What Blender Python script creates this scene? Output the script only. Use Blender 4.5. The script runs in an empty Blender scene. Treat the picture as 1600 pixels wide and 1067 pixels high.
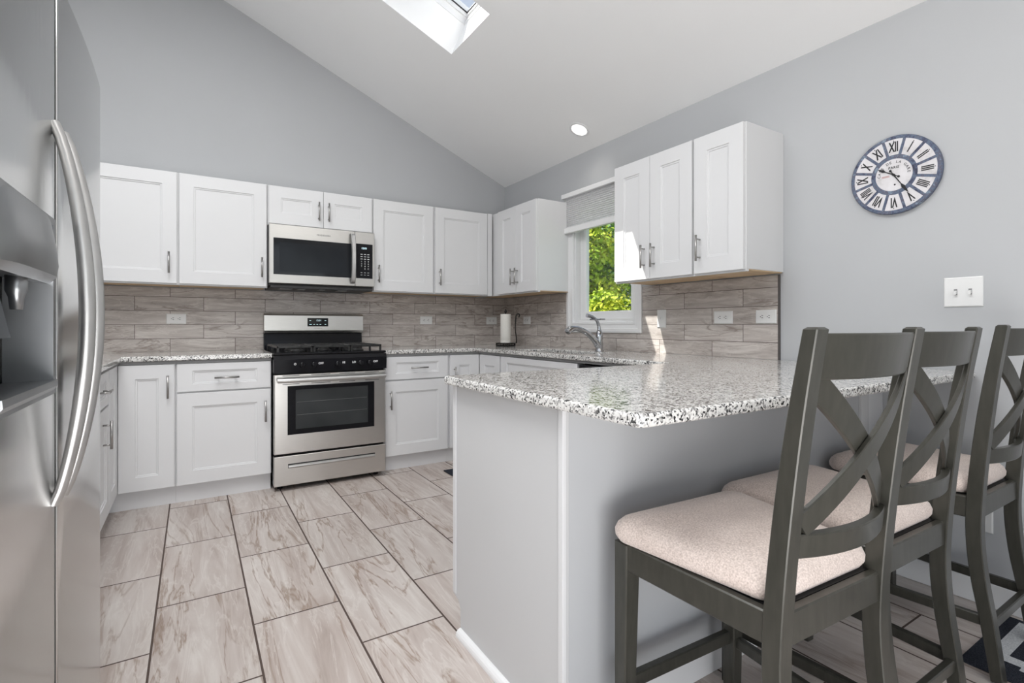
import bpy, bmesh, math, random
from mathutils import Vector, Matrix
random.seed(7)
S = bpy.context.scene
COL = S.collection
R = math.radians
PI = math.pi

# ------------------------------------------------------------------ camera, light, exposure
FPX, YAW, CAM_Z, HORIZON = 796.2, 32.05, 1.0938, 509.5
cd = bpy.data.cameras.new('camera')
cam = bpy.data.objects.new('camera', cd)
COL.objects.link(cam)
cam.location = (0, 0, CAM_Z)
cam.rotation_euler = (R(90), 0, R(-YAW))
cd.sensor_width = 36.0
cd.lens = 36.0 * FPX / 1600.0
cd.shift_y = -(533.5 - HORIZON) / 1600.0
cd.clip_start = 0.02
S.camera = cam

vs = S.view_settings
vs.view_transform = 'Standard'
vs.look = 'None'
vs.exposure = 0.0
vs.gamma = 1.0
vs.use_curve_mapping = False

SUN_DIR = Vector((1.0, -.470, -1.6)).normalized()
W = bpy.data.worlds.new('world')
S.world = W
W.use_nodes = True
wn = W.node_tree.nodes
bg = wn['Background']
sky = wn.new('ShaderNodeTexSky')
sky.sky_type = 'NISHITA'
sky.sun_disc = False
sky.sun_elevation = R(55.7)
sky.sun_rotation = math.atan2(-SUN_DIR.x, -SUN_DIR.y)
hs = wn.new('ShaderNodeHueSaturation')
hs.inputs['Saturation'].default_value = .45
W.node_tree.links.new(sky.outputs[0], hs.inputs['Color'])
W.node_tree.links.new(hs.outputs[0], bg.inputs[0])
bg.inputs[1].default_value = 0.24

def lamp(name, kind, energy, loc, direction, size=None, size_y=None, color=(1, 1, 1)):
    d = bpy.data.lights.new(name, kind)
    d.energy = energy
    d.color = color
    if kind == 'AREA':
        d.shape = 'RECTANGLE'
        d.size = size
        d.size_y = size_y
    o = bpy.data.objects.new(name, d)
    COL.objects.link(o)
    o.location = loc
    o.rotation_euler = Vector(direction).to_track_quat('-Z', 'Y').to_euler()
    return o

sun = lamp('sun', 'SUN', 8.5, (-6, 4, 10), SUN_DIR, color=(1.0, .96, .9))
sun.data.angle = R(.3)
# unseen area fills behind the camera, added to stand in for window daylight
lamp('rear_fill', 'AREA', 3, (.9, -3.95, 1.55), (0, 1, .05), 3.2, 2.5, (1, .99, .97))
lamp('side_fill', 'AREA', 4, (-.97, -1.75, 1.55), (1, .05, .05), 3.2, 2.4, (1, .99, .97))
# upward fill added behind the camera to brighten the ceiling like floor bounce
lamp('upward_fill', 'AREA', 96, (-.25, -.6, .10), (-.05, .7, 1), 2.0, 2.0, (.98, .985, 1))
# unseen soft fill under the ceiling, added to brighten the kitchen
lamp('overhead_fill', 'AREA', 140, (-.15, 1.5, 3.52), (-.12, .0, -1), 2.2, 2.2, (.985, .99, 1))
# unseen fill added above the stools to lift the floor and cushions
lamp('stool_fill', 'AREA', 11, (1.4, -.45, 2.85), (.05, .25, -1), .9, .9, (1, .985, .96))

# ------------------------------------------------------------------ node material helpers
def new_mat(name):
    m = bpy.data.materials.new(name)
    m.use_nodes = True
    nt = m.node_tree
    return m, nt, nt.nodes['Principled BSDF']

def N(nt, kind, **kw):
    n = nt.nodes.new(kind)
    for k, v in kw.items():
        setattr(n, k, v)
    return n

def L(nt, a, b):
    nt.links.new(a, b)

def setp(b, **kw):
    for k, v in kw.items():
        k = k.replace('_', ' ')
        if k in b.inputs:
            b.inputs[k].default_value = v

def ramp(nt, stops, interp='LINEAR'):
    r = N(nt, 'ShaderNodeValToRGB')
    cr = r.color_ramp
    cr.interpolation = interp
    while len(cr.elements) < len(stops):
        cr.elements.new(.5)
    for e, (p, c) in zip(cr.elements, stops):
        e.position = p
        e.color = (*c, 1) if len(c) == 3 else c
    return r

def noise(nt, vec, scale, detail=3, rough=.5, dist=0.0):
    n = N(nt, 'ShaderNodeTexNoise')
    n.inputs['Scale'].default_value = scale
    n.inputs['Detail'].default_value = detail
    n.inputs['Roughness'].default_value = rough
    n.inputs['Distortion'].default_value = dist
    if vec is not None:
        L(nt, vec, n.inputs['Vector'])
    return n

def mapping(nt, vec, scale=(1, 1, 1), loc=(0, 0, 0)):
    m = N(nt, 'ShaderNodeMapping')
    m.inputs['Scale'].default_value = scale
    m.inputs['Location'].default_value = loc
    L(nt, vec, m.inputs['Vector'])
    return m.outputs[0]

def mathn(nt, op, a, b=None, clamp=False):
    m = N(nt, 'ShaderNodeMath', operation=op, use_clamp=clamp)
    for i, v in enumerate((a, b)):
        if v is None:
            continue
        if isinstance(v, (int, float)):
            m.inputs[i].default_value = v
        else:
            L(nt, v, m.inputs[i])
    return m.outputs[0]

def mixc(nt, fac, a, b, blend='MIX'):
    m = N(nt, 'ShaderNodeMix', data_type='RGBA', blend_type=blend)
    for sock, v in ((m.inputs[0], fac), (m.inputs[6], a), (m.inputs[7], b)):
        if isinstance(v, (int, float)):
            sock.default_value = v
        elif isinstance(v, tuple):
            sock.default_value = (*v, 1)
        else:
            L(nt, v, sock)
    return m.outputs[2]

def bump(nt, b, height, strength=.2, dist=.01):
    bp = N(nt, 'ShaderNodeBump')
    bp.inputs['Strength'].default_value = strength
    bp.inputs['Distance'].default_value = dist
    L(nt, height, bp.inputs['Height'])
    L(nt, bp.outputs[0], b.inputs['Normal'])

def objco(nt):
    return N(nt, 'ShaderNodeTexCoord').outputs['Object']

def geopos(nt):
    return N(nt, 'ShaderNodeNewGeometry').outputs['Position']

def paint(name, col, rough=.5, var=.02, scale=6, spec=.4, bumpy=0):
    m, nt, b = new_mat(name)
    n = noise(nt, objco(nt), scale, 3)
    c0 = tuple(max(0, x * (1 - var)) for x in col)
    c1 = tuple(min(1, x * (1 + var)) for x in col)
    r = ramp(nt, [(.3, c0), (.7, c1)])
    L(nt, n.outputs[0], r.inputs[0])
    L(nt, r.outputs[0], b.inputs['Base Color'])
    setp(b, Roughness=rough, Specular_IOR_Level=spec)
    if bumpy:
        n2 = noise(nt, objco(nt), 220, 2)
        bump(nt, b, n2.outputs[0], bumpy, .002)
    return m

def metal(name, col, rough, axis=(1, 1, 60), aniso=0.0, bs=.03):
    m, nt, b = new_mat(name)
    v = mapping(nt, objco(nt), axis)
    n = noise(nt, v, 12, 3, .6)
    r = ramp(nt, [(.25, tuple(x * .93 for x in col)), (.75, tuple(min(1, x * 1.05) for x in col))])
    L(nt, n.outputs[0], r.inputs[0])
    L(nt, r.outputs[0], b.inputs['Base Color'])
    rr = N(nt, 'ShaderNodeMapRange')
    L(nt, n.outputs[0], rr.inputs[0])
    rr.inputs[3].default_value = rough * .85
    rr.inputs[4].default_value = rough * 1.2
    L(nt, rr.outputs[0], b.inputs['Roughness'])
    setp(b, Metallic=1.0, Anisotropic=aniso)
    if bs:
        bump(nt, b, n.outputs[0], bs, .001)
    return m

# ------------------------------------------------------------------ materials
M = {}
M['cab'] = paint('white_cabinet_paint', (.715, .715, .72), .38, .008, 3)
M['cab_in'] = paint('cabinet_frame_paint', (.74, .74, .75), .45, .01, 3)
M['wall'] = paint('grey_wall_paint', (.490, .499, .510), .75, .012, 2.5, .2, .04)
M['ceil'] = paint('ceiling_paint', (.93, .93, .925), .85, .01, 1.5, .15, .04)
M['trimw'] = paint('white_trim_paint', (.82, .82, .82), .35, .01, 4)
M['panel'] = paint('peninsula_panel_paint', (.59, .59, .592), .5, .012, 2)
M['plastic'] = paint('white_plastic', (.80, .80, .79), .3, .01, 10)
M['dark'] = paint('dark_slot', (.03, .03, .03), .5, .1, 30)
M['wood'] = paint('raw_plywood', (.62, .45, .28), .6, .15, 9)
M['black'] = paint('black_enamel', (.008, .008, .010), .12, .1, 20, .25)
M['blackmat'] = paint('cast_iron', (.022, .022, .022), .32, .2, 60)
M['iron'] = paint('wrought_iron', (.012, .011, .01), .45, .2, 60)
M['paper'] = paint('paper_towel', (.80, .78, .73), .9, .03, 90, .1, .2)
M['white_mark'] = paint('white_print', (.75, .75, .75), .5, .01, 10)
M['grey_mark'] = paint('grey_print', (.16, .16, .16), .5, .01, 10)
M['grey_strip'] = paint('grey_underlay', (.25, .25, .25), .6, .05, 10)
M['bronze'] = paint('dark_edge_strip', (.10, .09, .085), .4, .1, 30)
M['steel'] = metal('brushed_steel', (.63, .615, .59), .30, (1, 1, 1) and (1.2, 1.2, 70))
M['steel_h'] = metal('handle_steel', (.60, .595, .585), .40, (1, 1, 1), bs=0)
M['fridge'] = metal('fridge_steel', (.74, .745, .74), .20, (40, 40, .6), bs=.02)
M['nickel'] = metal('brushed_nickel', (.42, .41, .40), .30, (1, 1, 8), bs=0)
M['chrome'] = metal('chrome', (.47, .48, .50), .08, (1, 1, 1), bs=0)
M['disp'] = metal('dispenser_chrome', (.38, .39, .40), .34, (1, 1, 1), bs=0)
M['dispdark'] = paint('dispenser_recess', (.05, .055, .065), .35, .1, 10)

m, nt, b = new_mat('chair_paint')
n = noise(nt, mapping(nt, objco(nt), (14, 14, 3)), 5, 4)
r = ramp(nt, [(.3, (.046, .045, .037)), (.7, (.062, .060, .050))])
L(nt, n.outputs[0], r.inputs[0]); L(nt, r.outputs[0], b.inputs['Base Color'])
setp(b, Roughness=.28, Metallic=.2, Specular_IOR_Level=.42, Coat_Weight=.08, Coat_Roughness=.3)
M['chair'] = m

m, nt, b = new_mat('seat_fabric')
v = objco(nt)
n1 = noise(nt, v, 270, 2); n2 = noise(nt, v, 12, 3)
r = ramp(nt, [(.3, (.52, .42, .37)), (.7, (.88, .765, .70))])
mx = mathn(nt, 'ADD', mathn(nt, 'MULTIPLY', n1.outputs[0], .75), mathn(nt, 'MULTIPLY', n2.outputs[0], .25))
L(nt, mx, r.inputs[0]); L(nt, r.outputs[0], b.inputs['Base Color'])
setp(b, Roughness=.95, Specular_IOR_Level=.1, Sheen_Weight=.3)
bump(nt, b, n1.outputs[0], .25, .002)
M['fabric'] = m

# granite
m, nt, b = new_mat('speckled_granite')
v = geopos(nt)
dn = noise(nt, v, 60, 2)
vm = N(nt, 'ShaderNodeVectorMath', operation='MULTIPLY_ADD')
L(nt, dn.outputs['Color'], vm.inputs[0]); vm.inputs[1].default_value = (.012, .012, .012); L(nt, v, vm.inputs[2])
vo = N(nt, 'ShaderNodeTexVoronoi'); vo.inputs['Scale'].default_value = 210
L(nt, vm.outputs[0], vo.inputs['Vector'])
sp = N(nt, 'ShaderNodeSeparateColor'); L(nt, vo.outputs['Color'], sp.inputs[0])
n2 = noise(nt, v, 38, 3)
val = mathn(nt, 'ADD', mathn(nt, 'MULTIPLY', sp.outputs[0], .62), mathn(nt, 'MULTIPLY', n2.outputs[0], .55))
r = ramp(nt, [(0, (.015, .015, .016)), (.33, (.03, .03, .03)), (.40, (.20, .195, .19)), (.50, (.45, .44, .425)), (.57, (.68, .665, .64)), (.8, (.78, .77, .745))])
L(nt, val, r.inputs[0]); L(nt, r.outputs[0], b.inputs['Base Color'])
setp(b, Roughness=.10, Specular_IOR_Level=.55)
M['granite'] = m

def stone_tile(name, axes, off, bw, rh, mortar, base, vein, joint, along, rough, scale_v):
    """tiles of bw x rh with half offset rows; axes = which world axes are the run and the row directions"""
    m, nt, b = new_mat(name)
    sp = N(nt, 'ShaderNodeSeparateXYZ'); L(nt, geopos(nt), sp.inputs[0])
    u = mathn(nt, 'ADD', sp.outputs[axes[0]], off[0])
    w = mathn(nt, 'ADD', sp.outputs[axes[1]], off[1])
    cb = N(nt, 'ShaderNodeCombineXYZ'); L(nt, u, cb.inputs[0]); L(nt, w, cb.inputs[1])
    br = N(nt, 'ShaderNodeTexBrick', offset=.5, offset_frequency=2, squash=1.0)
    br.inputs['Scale'].default_value = 1
    br.inputs['Mortar Size'].default_value = mortar
    br.inputs['Mortar Smooth'].default_value = 0
    br.inputs['Bias'].default_value = 0
    br.inputs['Brick Width'].default_value = bw
    br.inputs['Row Height'].default_value = rh
    br.inputs['Color1'].default_value = (0, 0, 0, 1)
    br.inputs['Color2'].default_value = (1, 1, 1, 1)
    L(nt, cb.outputs[0], br.inputs['Vector'])
    sc = N(nt, 'ShaderNodeSeparateColor'); L(nt, br.outputs['Color'], sc.inputs[0])
    t = sc.outputs[0]
    c2 = N(nt, 'ShaderNodeCombineXYZ')
    L(nt, mathn(nt, 'MULTIPLY', u, along), c2.inputs[0])
    L(nt, mathn(nt, 'ADD', w, mathn(nt, 'MULTIPLY', t, 3.7)), c2.inputs[1])
    L(nt, mathn(nt, 'MULTIPLY', t, 9.0), c2.inputs[2])
    vec = c2.outputs[0]
    nb = noise(nt, vec, scale_v, 6, .6, .9)
    r = ramp(nt, base)
    L(nt, nb.outputs[0], r.inputs[0])
    nv = noise(nt, vec, scale_v * .75, 5, .55, 1.3)
    dv = mathn(nt, 'ABSOLUTE', mathn(nt, 'SUBTRACT', nv.outputs[0], .5))
    vr = ramp(nt, [(0, (1, 1, 1)), (.012, (.55, .55, .55)), (.03, (0, 0, 0))])
    L(nt, dv, vr.inputs[0])
    nm = noise(nt, vec, scale_v * .5, 2)
    msk = N(nt, 'ShaderNodeMapRange'); L(nt, nm.outputs[0], msk.inputs[0])
    msk.inputs[1].default_value = .38; msk.inputs[2].default_value = .55
    sv = N(nt, 'ShaderNodeSeparateColor'); L(nt, vr.outputs[0], sv.inputs[0])
    vf = mathn(nt, 'MULTIPLY', mathn(nt, 'MULTIPLY', sv.outputs[0], msk.outputs[0]), .75)
    c = mixc(nt, vf, r.outputs[0], vein)
    # whitish veins
    nw = noise(nt, vec, scale_v * 1.1, 6, .6, 1.6)
    dw = mathn(nt, 'ABSOLUTE', mathn(nt, 'SUBTRACT', nw.outputs[0], .52))
    wr = ramp(nt, [(0, (1, 1, 1)), (.03, (0, 0, 0))]); L(nt, dw, wr.inputs[0])
    c = mixc(nt, mathn(nt, 'MULTIPLY', wr.outputs[0], .45), c, base[-1][1])
    tint = mathn(nt, 'ADD', mathn(nt, 'MULTIPLY', t, .12), .94)
    cbt = N(nt, 'ShaderNodeCombineColor')
    for i in range(3):
        L(nt, tint, cbt.inputs[i])
    c = mixc(nt, 1.0, c, cbt.outputs[0], 'MULTIPLY')
    c = mixc(nt, br.outputs['Fac'], c, joint)
    L(nt, c, b.inputs['Base Color'])
    rg = mathn(nt, 'ADD', mathn(nt, 'MULTIPLY', br.outputs['Fac'], .5), rough)
    L(nt, rg, b.inputs['Roughness'])
    setp(b, Specular_IOR_Level=.4)
    bump(nt, b, mathn(nt, 'SUBTRACT', 1.0, br.outputs['Fac']), .35, .002)
    return m

M['floor'] = stone_tile('veined_floor_tile', (1, 0), (-.18 + 12.7, .12 + 6.15), .635, .3075, .0035,
                        [(.28, (.36, .295, .26)), (.42, (.47, .405, .37)), (.58, (.56, .505, .47)), (.75, (.67, .63, .59))],
                        (.24, .16, .11), (.085, .06, .05), .13, .38, 9.0)
SPL = [(.28, (.34, .295, .27)), (.45, (.46, .415, .385)), (.6, (.57, .525, .49)), (.78, (.70, .66, .62))]
M['splash_back'] = stone_tile('backsplash_tile_back', (0, 2), (-.066 + 4.05, -.907 + .985 * 2), .405, .0985, .0016, SPL, (.24, .19, .165), (.12, .095, .085), .18, .3, 15)
M['splash_right'] = stone_tile('backsplash_tile_right', (1, 2), (-1.743 + 4.05, -.907 + .985 * 2), .405, .0985, .0016, SPL, (.24, .19, .165), (.12, .095, .085), .18, .3, 15)

def glass_mat(name, tint, gloss):
    m = bpy.data.materials.new(name); m.use_nodes = True
    nt = m.node_tree; nt.nodes.clear()
    o = N(nt, 'ShaderNodeOutputMaterial'); mx = N(nt, 'ShaderNodeMixShader')
    t = N(nt, 'ShaderNodeBsdfTransparent'); g = N(nt, 'ShaderNodeBsdfGlossy')
    t.inputs[0].default_value = (*tint, 1); g.inputs['Roughness'].default_value = .01
    lw = N(nt, 'ShaderNodeLayerWeight'); lw.inputs[0].default_value = .5
    L(nt, mathn(nt, 'ADD', mathn(nt, 'MULTIPLY', mathn(nt, 'POWER', lw.outputs['Facing'], 5.0), gloss), .035), mx.inputs[0])
    L(nt, t.outputs[0], mx.inputs[1]); L(nt, g.outputs[0], mx.inputs[2]); L(nt, mx.outputs[0], o.inputs[0])
    return m
M['glass'] = glass_mat('window_glass', (.97, .98, .98), .8)

m, nt, b = new_mat('dark_glass')
n = noise(nt, objco(nt), 3, 2); r = ramp(nt, [(.3, (.012, .013, .015)), (.7, (.022, .024, .027))])
L(nt, n.outputs[0], r.inputs[0]); L(nt, r.outputs[0], b.inputs['Base Color'])
setp(b, Roughness=.06, Specular_IOR_Level=.3)
M['dglass'] = m
m, nt, b = new_mat('oven_pane')
n = noise(nt, objco(nt), 3, 2); r = ramp(nt, [(.3, (.026, .029, .030)), (.7, (.048, .052, .054))])
L(nt, n.outputs[0], r.inputs[0]); L(nt, r.outputs[0], b.inputs['Base Color'])
setp(b, Roughness=.07, Specular_IOR_Level=.45)
M['ovenpane'] = m

m, nt, b = new_mat('microwave_screen')
n = noise(nt, objco(nt), 3, 2); r = ramp(nt, [(.3, (.014, .016, .019)), (.7, (.022, .025, .029))])
L(nt, n.outputs[0], r.inputs[0]); L(nt, r.outputs[0], b.inputs['Base Color'])
setp(b, Roughness=.12, Specular_IOR_Level=.2)
M['screen'] = m

def emit(name, col, st):
    m = bpy.data.materials.new(name); m.use_nodes = True
    nt = m.node_tree; b = nt.nodes['Principled BSDF']
    setp(b, Base_Color=(*col, 1), Emission_Color=(*col, 1), Emission_Strength=st)
    return m
M['bulb'] = emit('lamp_glow', (1, .98, .95), 3.0)
M['digits'] = emit('display_glow', (.55, .75, .8), .8)

m, nt, b = new_mat('cellular_shade_fabric')
n = noise(nt, objco(nt), 40, 3); r = ramp(nt, [(.3, (.82, .82, .83)), (.7, (.88, .88, .89))])
L(nt, n.outputs[0], r.inputs[0]); L(nt, r.outputs[0], b.inputs['Base Color']); setp(b, Roughness=.9, Specular_IOR_Level=.1)
tr = N(nt, 'ShaderNodeBsdfTranslucent'); L(nt, r.outputs[0], tr.inputs[0])
mx = N(nt, 'ShaderNodeMixShader'); mx.inputs[0].default_value = .35
L(nt, b.outputs[0], mx.inputs[1]); L(nt, tr.outputs[0], mx.inputs[2]); L(nt, mx.outputs[0], nt.nodes['Material Output'].inputs[0])
M['shade'] = m

m, nt, b = new_mat('distressed_blue')
n = noise(nt, objco(nt), 26, 6, .7); r = ramp(nt, [(.32, (.015, .015, .035)), (.42, (.055, .065, .12)), (.5, (.11, .15, .22)), (.56, (.09, .075, .11)), (.62, (.16, .23, .31)), (.70, (.28, .29, .33)), (.8, (.08, .05, .07))])
L(nt, n.outputs[0], r.inputs[0]); L(nt, r.outputs[0], b.inputs['Base Color']); setp(b, Roughness=.5)
M['clockblue'] = m
m, nt, b = new_mat('aged_white')
n = noise(nt, objco(nt), 14, 6, .7); r = ramp(nt, [(.3, (.48, .46, .46)), (.45, (.66, .64, .65)), (.7, (.74, .72, .74))])
L(nt, n.outputs[0], r.inputs[0]); L(nt, r.outputs[0], b.inputs['Base Color']); setp(b, Roughness=.5)
M['clockwhite'] = m
M['ink'] = paint('black_ink', (.012, .012, .014), .5, .1, 40)
M['redink'] = paint('red_ink', (.42, .12, .10), .6, .1, 40)

m, nt, b = new_mat('mat_dark_pile')
n = noise(nt, objco(nt), 260, 2); r = ramp(nt, [(.3, (.010, .012, .018)), (.7, (.05, .055, .07))])
L(nt, n.outputs[0], r.inputs[0]); L(nt, r.outputs[0], b.inputs['Base Color']); setp(b, Roughness=.95, Specular_IOR_Level=.1)
bump(nt, b, n.outputs[0], .5, .004)
M['pile'] = m
m, nt, b = new_mat('mat_white_pile')
n = noise(nt, objco(nt), 260, 2); r = ramp(nt, [(.3, (.42, .44, .46)), (.7, (.66, .67, .68))])
L(nt, n.outputs[0], r.inputs[0]); L(nt, r.outputs[0], b.inputs['Base Color']); setp(b, Roughness=.95, Specular_IOR_Level=.1)
M['pilew'] = m

def leafmat(name, stops):
    m, nt, b = new_mat(name)
    oi = N(nt, 'ShaderNodeTexCoord').outputs['Object']
    n = noise(nt, oi, 1.6, 4, .6)
    r = ramp(nt, stops)
    L(nt, n.outputs[0], r.inputs[0]); L(nt, r.outputs[0], b.inputs['Base Color'])
    setp(b, Roughness=.55, Specular_IOR_Level=.25)
    return m
M['leaf_y'] = leafmat('yellow_green_leaves', [(.3, (.16, .28, .02)), (.5, (.40, .52, .04)), (.7, (.75, .68, .07))])
M['leaf_g'] = leafmat('green_leaves', [(.3, (.05, .13, .03)), (.55, (.14, .28, .04)), (.75, (.34, .46, .08))])
M['leaf_d'] = leafmat('deep_green_leaves', [(.3, (.02, .06, .02)), (.55, (.05, .12, .03)), (.75, (.13, .22, .05))])
M['bark'] = paint('bark', (.12, .085, .06), .9, .3, 14)
M['grass'] = paint('lawn', (.09, .18, .035), .9, .35, 2)

# ------------------------------------------------------------------ geometry helpers
def bx(bm, lo, hi, bev=0.0, mi=0, seg=2):
    r = bmesh.ops.create_cube(bm, size=1.0)
    vsx = r['verts']
    c = [(lo[i] + hi[i]) / 2 for i in range(3)]
    s = [abs(hi[i] - lo[i]) for i in range(3)]
    for v in vsx:
        v.co = Vector((c[0] + v.co.x * s[0], c[1] + v.co.y * s[1], c[2] + v.co.z * s[2]))
    fs = set(f for v in vsx for f in v.link_faces)
    for f in fs:
        f.material_index = mi
    if bev > 0:
        es = list(set(e for v in vsx for e in v.link_edges))
        rb = bmesh.ops.bevel(bm, geom=es, offset=min(bev, min(s) * .45), segments=seg, profile=.5, affect='EDGES')
        for f in rb['faces']:
            f.material_index = mi
    return bm

def BX(lo, hi, bev=0.0):
    return bx(bmesh.new(), lo, hi, bev)

def loft(bm, secs, closed=False, caps=True, mi=0, smooth=False):
    rows = [[bm.verts.new(p) for p in s] for s in secs]
    n = len(rows[0])
    rng = len(rows) if closed else len(rows) - 1
    for i in range(rng):
        a, c = rows[i], rows[(i + 1) % len(rows)]
        for j in range(n):
            f = bm.faces.new((a[j], a[(j + 1) % n], c[(j + 1) % n], c[j]))
            f.material_index = mi
            f.smooth = smooth
    if caps and not closed:
        for r_ in (rows[0], rows[-1]):
            f = bm.faces.new(r_)
            f.material_index = mi
    return bm

def tube(bm, pts, rad, n=10, mi=0, smooth=True):
    pts = [Vector(p) for p in pts]
    rads = rad if isinstance(rad, (list, tuple)) else [rad] * len(pts)
    secs = []
    ref = Vector((0, 0, 1))
    d0 = (pts[1] - pts[0]).normalized()
    if abs(d0.z) > .9:
        ref = Vector((1, 0, 0))
    u = d0.cross(ref).normalized()
    for i, p in enumerate(pts):
        a = pts[max(0, i - 1)]; c = pts[min(len(pts) - 1, i + 1)]
        d = (c - a).normalized()
        u = (u - d * u.dot(d)).normalized()
        w = d.cross(u)
        secs.append([p + (u * math.cos(2 * PI * k / n) + w * math.sin(2 * PI * k / n)) * rads[i] for k in range(n)])
    return loft(bm, secs, mi=mi, smooth=smooth)

def lathe(bm, prof, centre, axis='Z', n=32, mi=0, smooth=True):
    """prof = [(radius, height)], revolved about an axis through centre"""
    c = Vector(centre)
    secs = []
    for r_, h in prof:
        s = []
        for k in range(n):
            a = 2 * PI * k / n
            x, y = r_ * math.cos(a), r_ * math.sin(a)
            s.append(c + (Vector((x, y, h)) if axis == 'Z' else Vector((x, h, y)) if axis == 'Y' else Vector((h, x, y))))
        secs.append(s)
    return loft(bm, secs, mi=mi, smooth=smooth)

def prism(bm, poly, fn, d0, d1, mi=0):
    """poly of (a, b) pushed from d0 to d1; fn(a, b, d) -> xyz"""
    return loft(bm, [[Vector(fn(a, b_, d0)) for a, b_ in poly], [Vector(fn(a, b_, d1)) for a, b_ in poly]], mi=mi)

def smooth_path(pts, n=8):
    pts = [Vector(p) for p in pts]
    out = []
    for i in range(len(pts) - 1):
        p0 = pts[max(0, i - 1)]; p1 = pts[i]; p2 = pts[i + 1]; p3 = pts[min(len(pts) - 1, i + 2)]
        for k in range(n):
            t = k / n
            out.append(.5 * ((2 * p1) + (p2 - p0) * t + (2 * p0 - 5 * p1 + 4 * p2 - p3) * t * t + (3 * p1 - p0 - 3 * p2 + p3) * t ** 3))
    out.append(pts[-1])
    return out

def interp(tab, x):
    for (x0, y0), (x1, y1) in zip(tab, tab[1:]):
        if x <= x1:
            t = (x - x0) / (x1 - x0)
            return y0 + (y1 - y0) * t
    return tab[-1][1]

def sinterp(tab, x):
    """smooth (cubic hermite) interpolation in a table"""
    n = len(tab)
    for i in range(n - 1):
        x0, y0 = tab[i]; x1, y1 = tab[i + 1]
        if x <= x1 or i == n - 2:
            m0 = (tab[i + 1][1] - tab[max(0, i - 1)][1]) / (tab[i + 1][0] - tab[max(0, i - 1)][0])
            m1 = (tab[min(n - 1, i + 2)][1] - y0) / (tab[min(n - 1, i + 2)][0] - x0)
            h = x1 - x0; t = (x - x0) / h
            return (2 * t ** 3 - 3 * t * t + 1) * y0 + (t ** 3 - 2 * t * t + t) * h * m0 + (-2 * t ** 3 + 3 * t * t) * y1 + (t ** 3 - t * t) * h * m1

def text_into(bm, s, size, fn, depth=.0006, align='CENTER', mi=0, bold=0.0, spacing=1.0):
    cu = bpy.data.curves.new('lettering_source', 'FONT')
    cu.body = s; cu.size = size; cu.align_x = align; cu.align_y = 'CENTER'
    cu.extrude = depth; cu.offset = bold; cu.space_character = spacing
    cu.resolution_u = 3
    ob = bpy.data.objects.new('lettering_source', cu)
    COL.objects.link(ob)
    bpy.context.view_layer.update()
    me = bpy.data.meshes.new_from_object(ob.evaluated_get(bpy.context.evaluated_depsgraph_get()))
    bpy.data.objects.remove(ob); bpy.data.curves.remove(cu)
    base = [bm.verts.new(fn(v.co.x, v.co.y, v.co.z)) for v in me.vertices]
    for p in me.polygons:
        try:
            f = bm.faces.new([base[i] for i in p.vertices]); f.material_index = mi
        except ValueError:
            pass
    bpy.data.meshes.remove(me)
    return bm

def mesh_obj(name, bm, mat, parent=None, origin=(0, 0, 0), norm=True, smooth=None):
    if norm:
        bmesh.ops.recalc_face_normals(bm, faces=bm.faces[:])
    o_ = Vector(origin)
    for v in bm.verts:
        v.co -= o_
    me = bpy.data.meshes.new(name)
    bm.to_mesh(me); bm.free()
    for mm in (mat if isinstance(mat, (list, tuple)) else [mat]):
        me.materials.append(mm)
    ob = bpy.data.objects.new(name, me)
    COL.objects.link(ob)
    if smooth:
        for p in me.polygons:
            p.use_smooth = True
        if hasattr(me, 'set_sharp_from_angle'):
            me.set_sharp_from_angle(angle=R(smooth))
    if parent is not None:
        ob.parent = parent
    else:
        ob.location = o_
    return ob

ORG = {}
def thing(name, label, cat, loc, group=None):
    o = bpy.data.objects.new(name, None)
    o.empty_display_size = .1
    COL.objects.link(o)
    o.location = loc
    ORG[o.name] = Vector(loc)
    o['label'] = label; o['category'] = cat
    if group:
        o['group'] = group
    return o

def part(name, bm, mat, parent, root=None, label=None, smooth=None):
    root = root or parent
    ob = mesh_obj(name, bm, mat, parent, ORG[root.name], smooth=smooth)
    ORG[ob.name] = ORG[root.name]
    if label:
        ob['label'] = label
    return ob

def solo(name, bm, mat, label, cat, origin, group=None, smooth=None):
    ob = mesh_obj(name, bm, mat, None, origin, smooth=smooth)
    ORG[ob.name] = Vector(origin)
    ob['label'] = label; ob['category'] = cat
    if group:
        ob['group'] = group
    return ob

def struct(name, bm, mat, parent=None, origin=(0, 0, 0), smooth=None):
    ob = mesh_obj(name, bm, mat, parent, origin, smooth=smooth)
    ob['kind'] = 'structure'
    ORG[ob.name] = Vector(origin)
    return ob

# ------------------------------------------------------------------ the room
YB, XR, XL, YN = 4.347, 2.6375, -1.0, -4.0
CZ, CM = 2.475, .4264                      # eave height on the right wall, ceiling slope
def ceil_z(x): return CZ + CM * (XR - x)

struct('floor', BX((XL - .1, YN - .1, -.06), (XR + .1, YB + .1, 0)), M['floor'])

bm = bmesh.new()
prism(bm, [(XL - .1, 0), (XR + .12, 0), (XR + .12, ceil_z(XR + .12)), (XL - .1, ceil_z(XL - .1))], lambda a, b_, d: (a, d, b_), YB, YB + .12)
struct('wall_back', bm, M['wall'])
# right wall with the window opening
WY0, WY1, WZ0, WZ1 = 2.585, 3.255, 1.125, 2.09
bm = bmesh.new()
top = ceil_z(XR) + .02
for lo, hi in (((XR, YN, 0), (XR + .12, WY0, top)), ((XR, WY1, 0), (XR + .12, YB, top)),
               ((XR, WY0, 0), (XR + .12, WY1, WZ0)), ((XR, WY0, WZ1), (XR + .12, WY1, top))):
    bx(bm, lo, hi)
bmesh.ops.remove_doubles(bm, verts=bm.verts[:], dist=1e-5)
struct('wall_right', bm, M['wall'])
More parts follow.
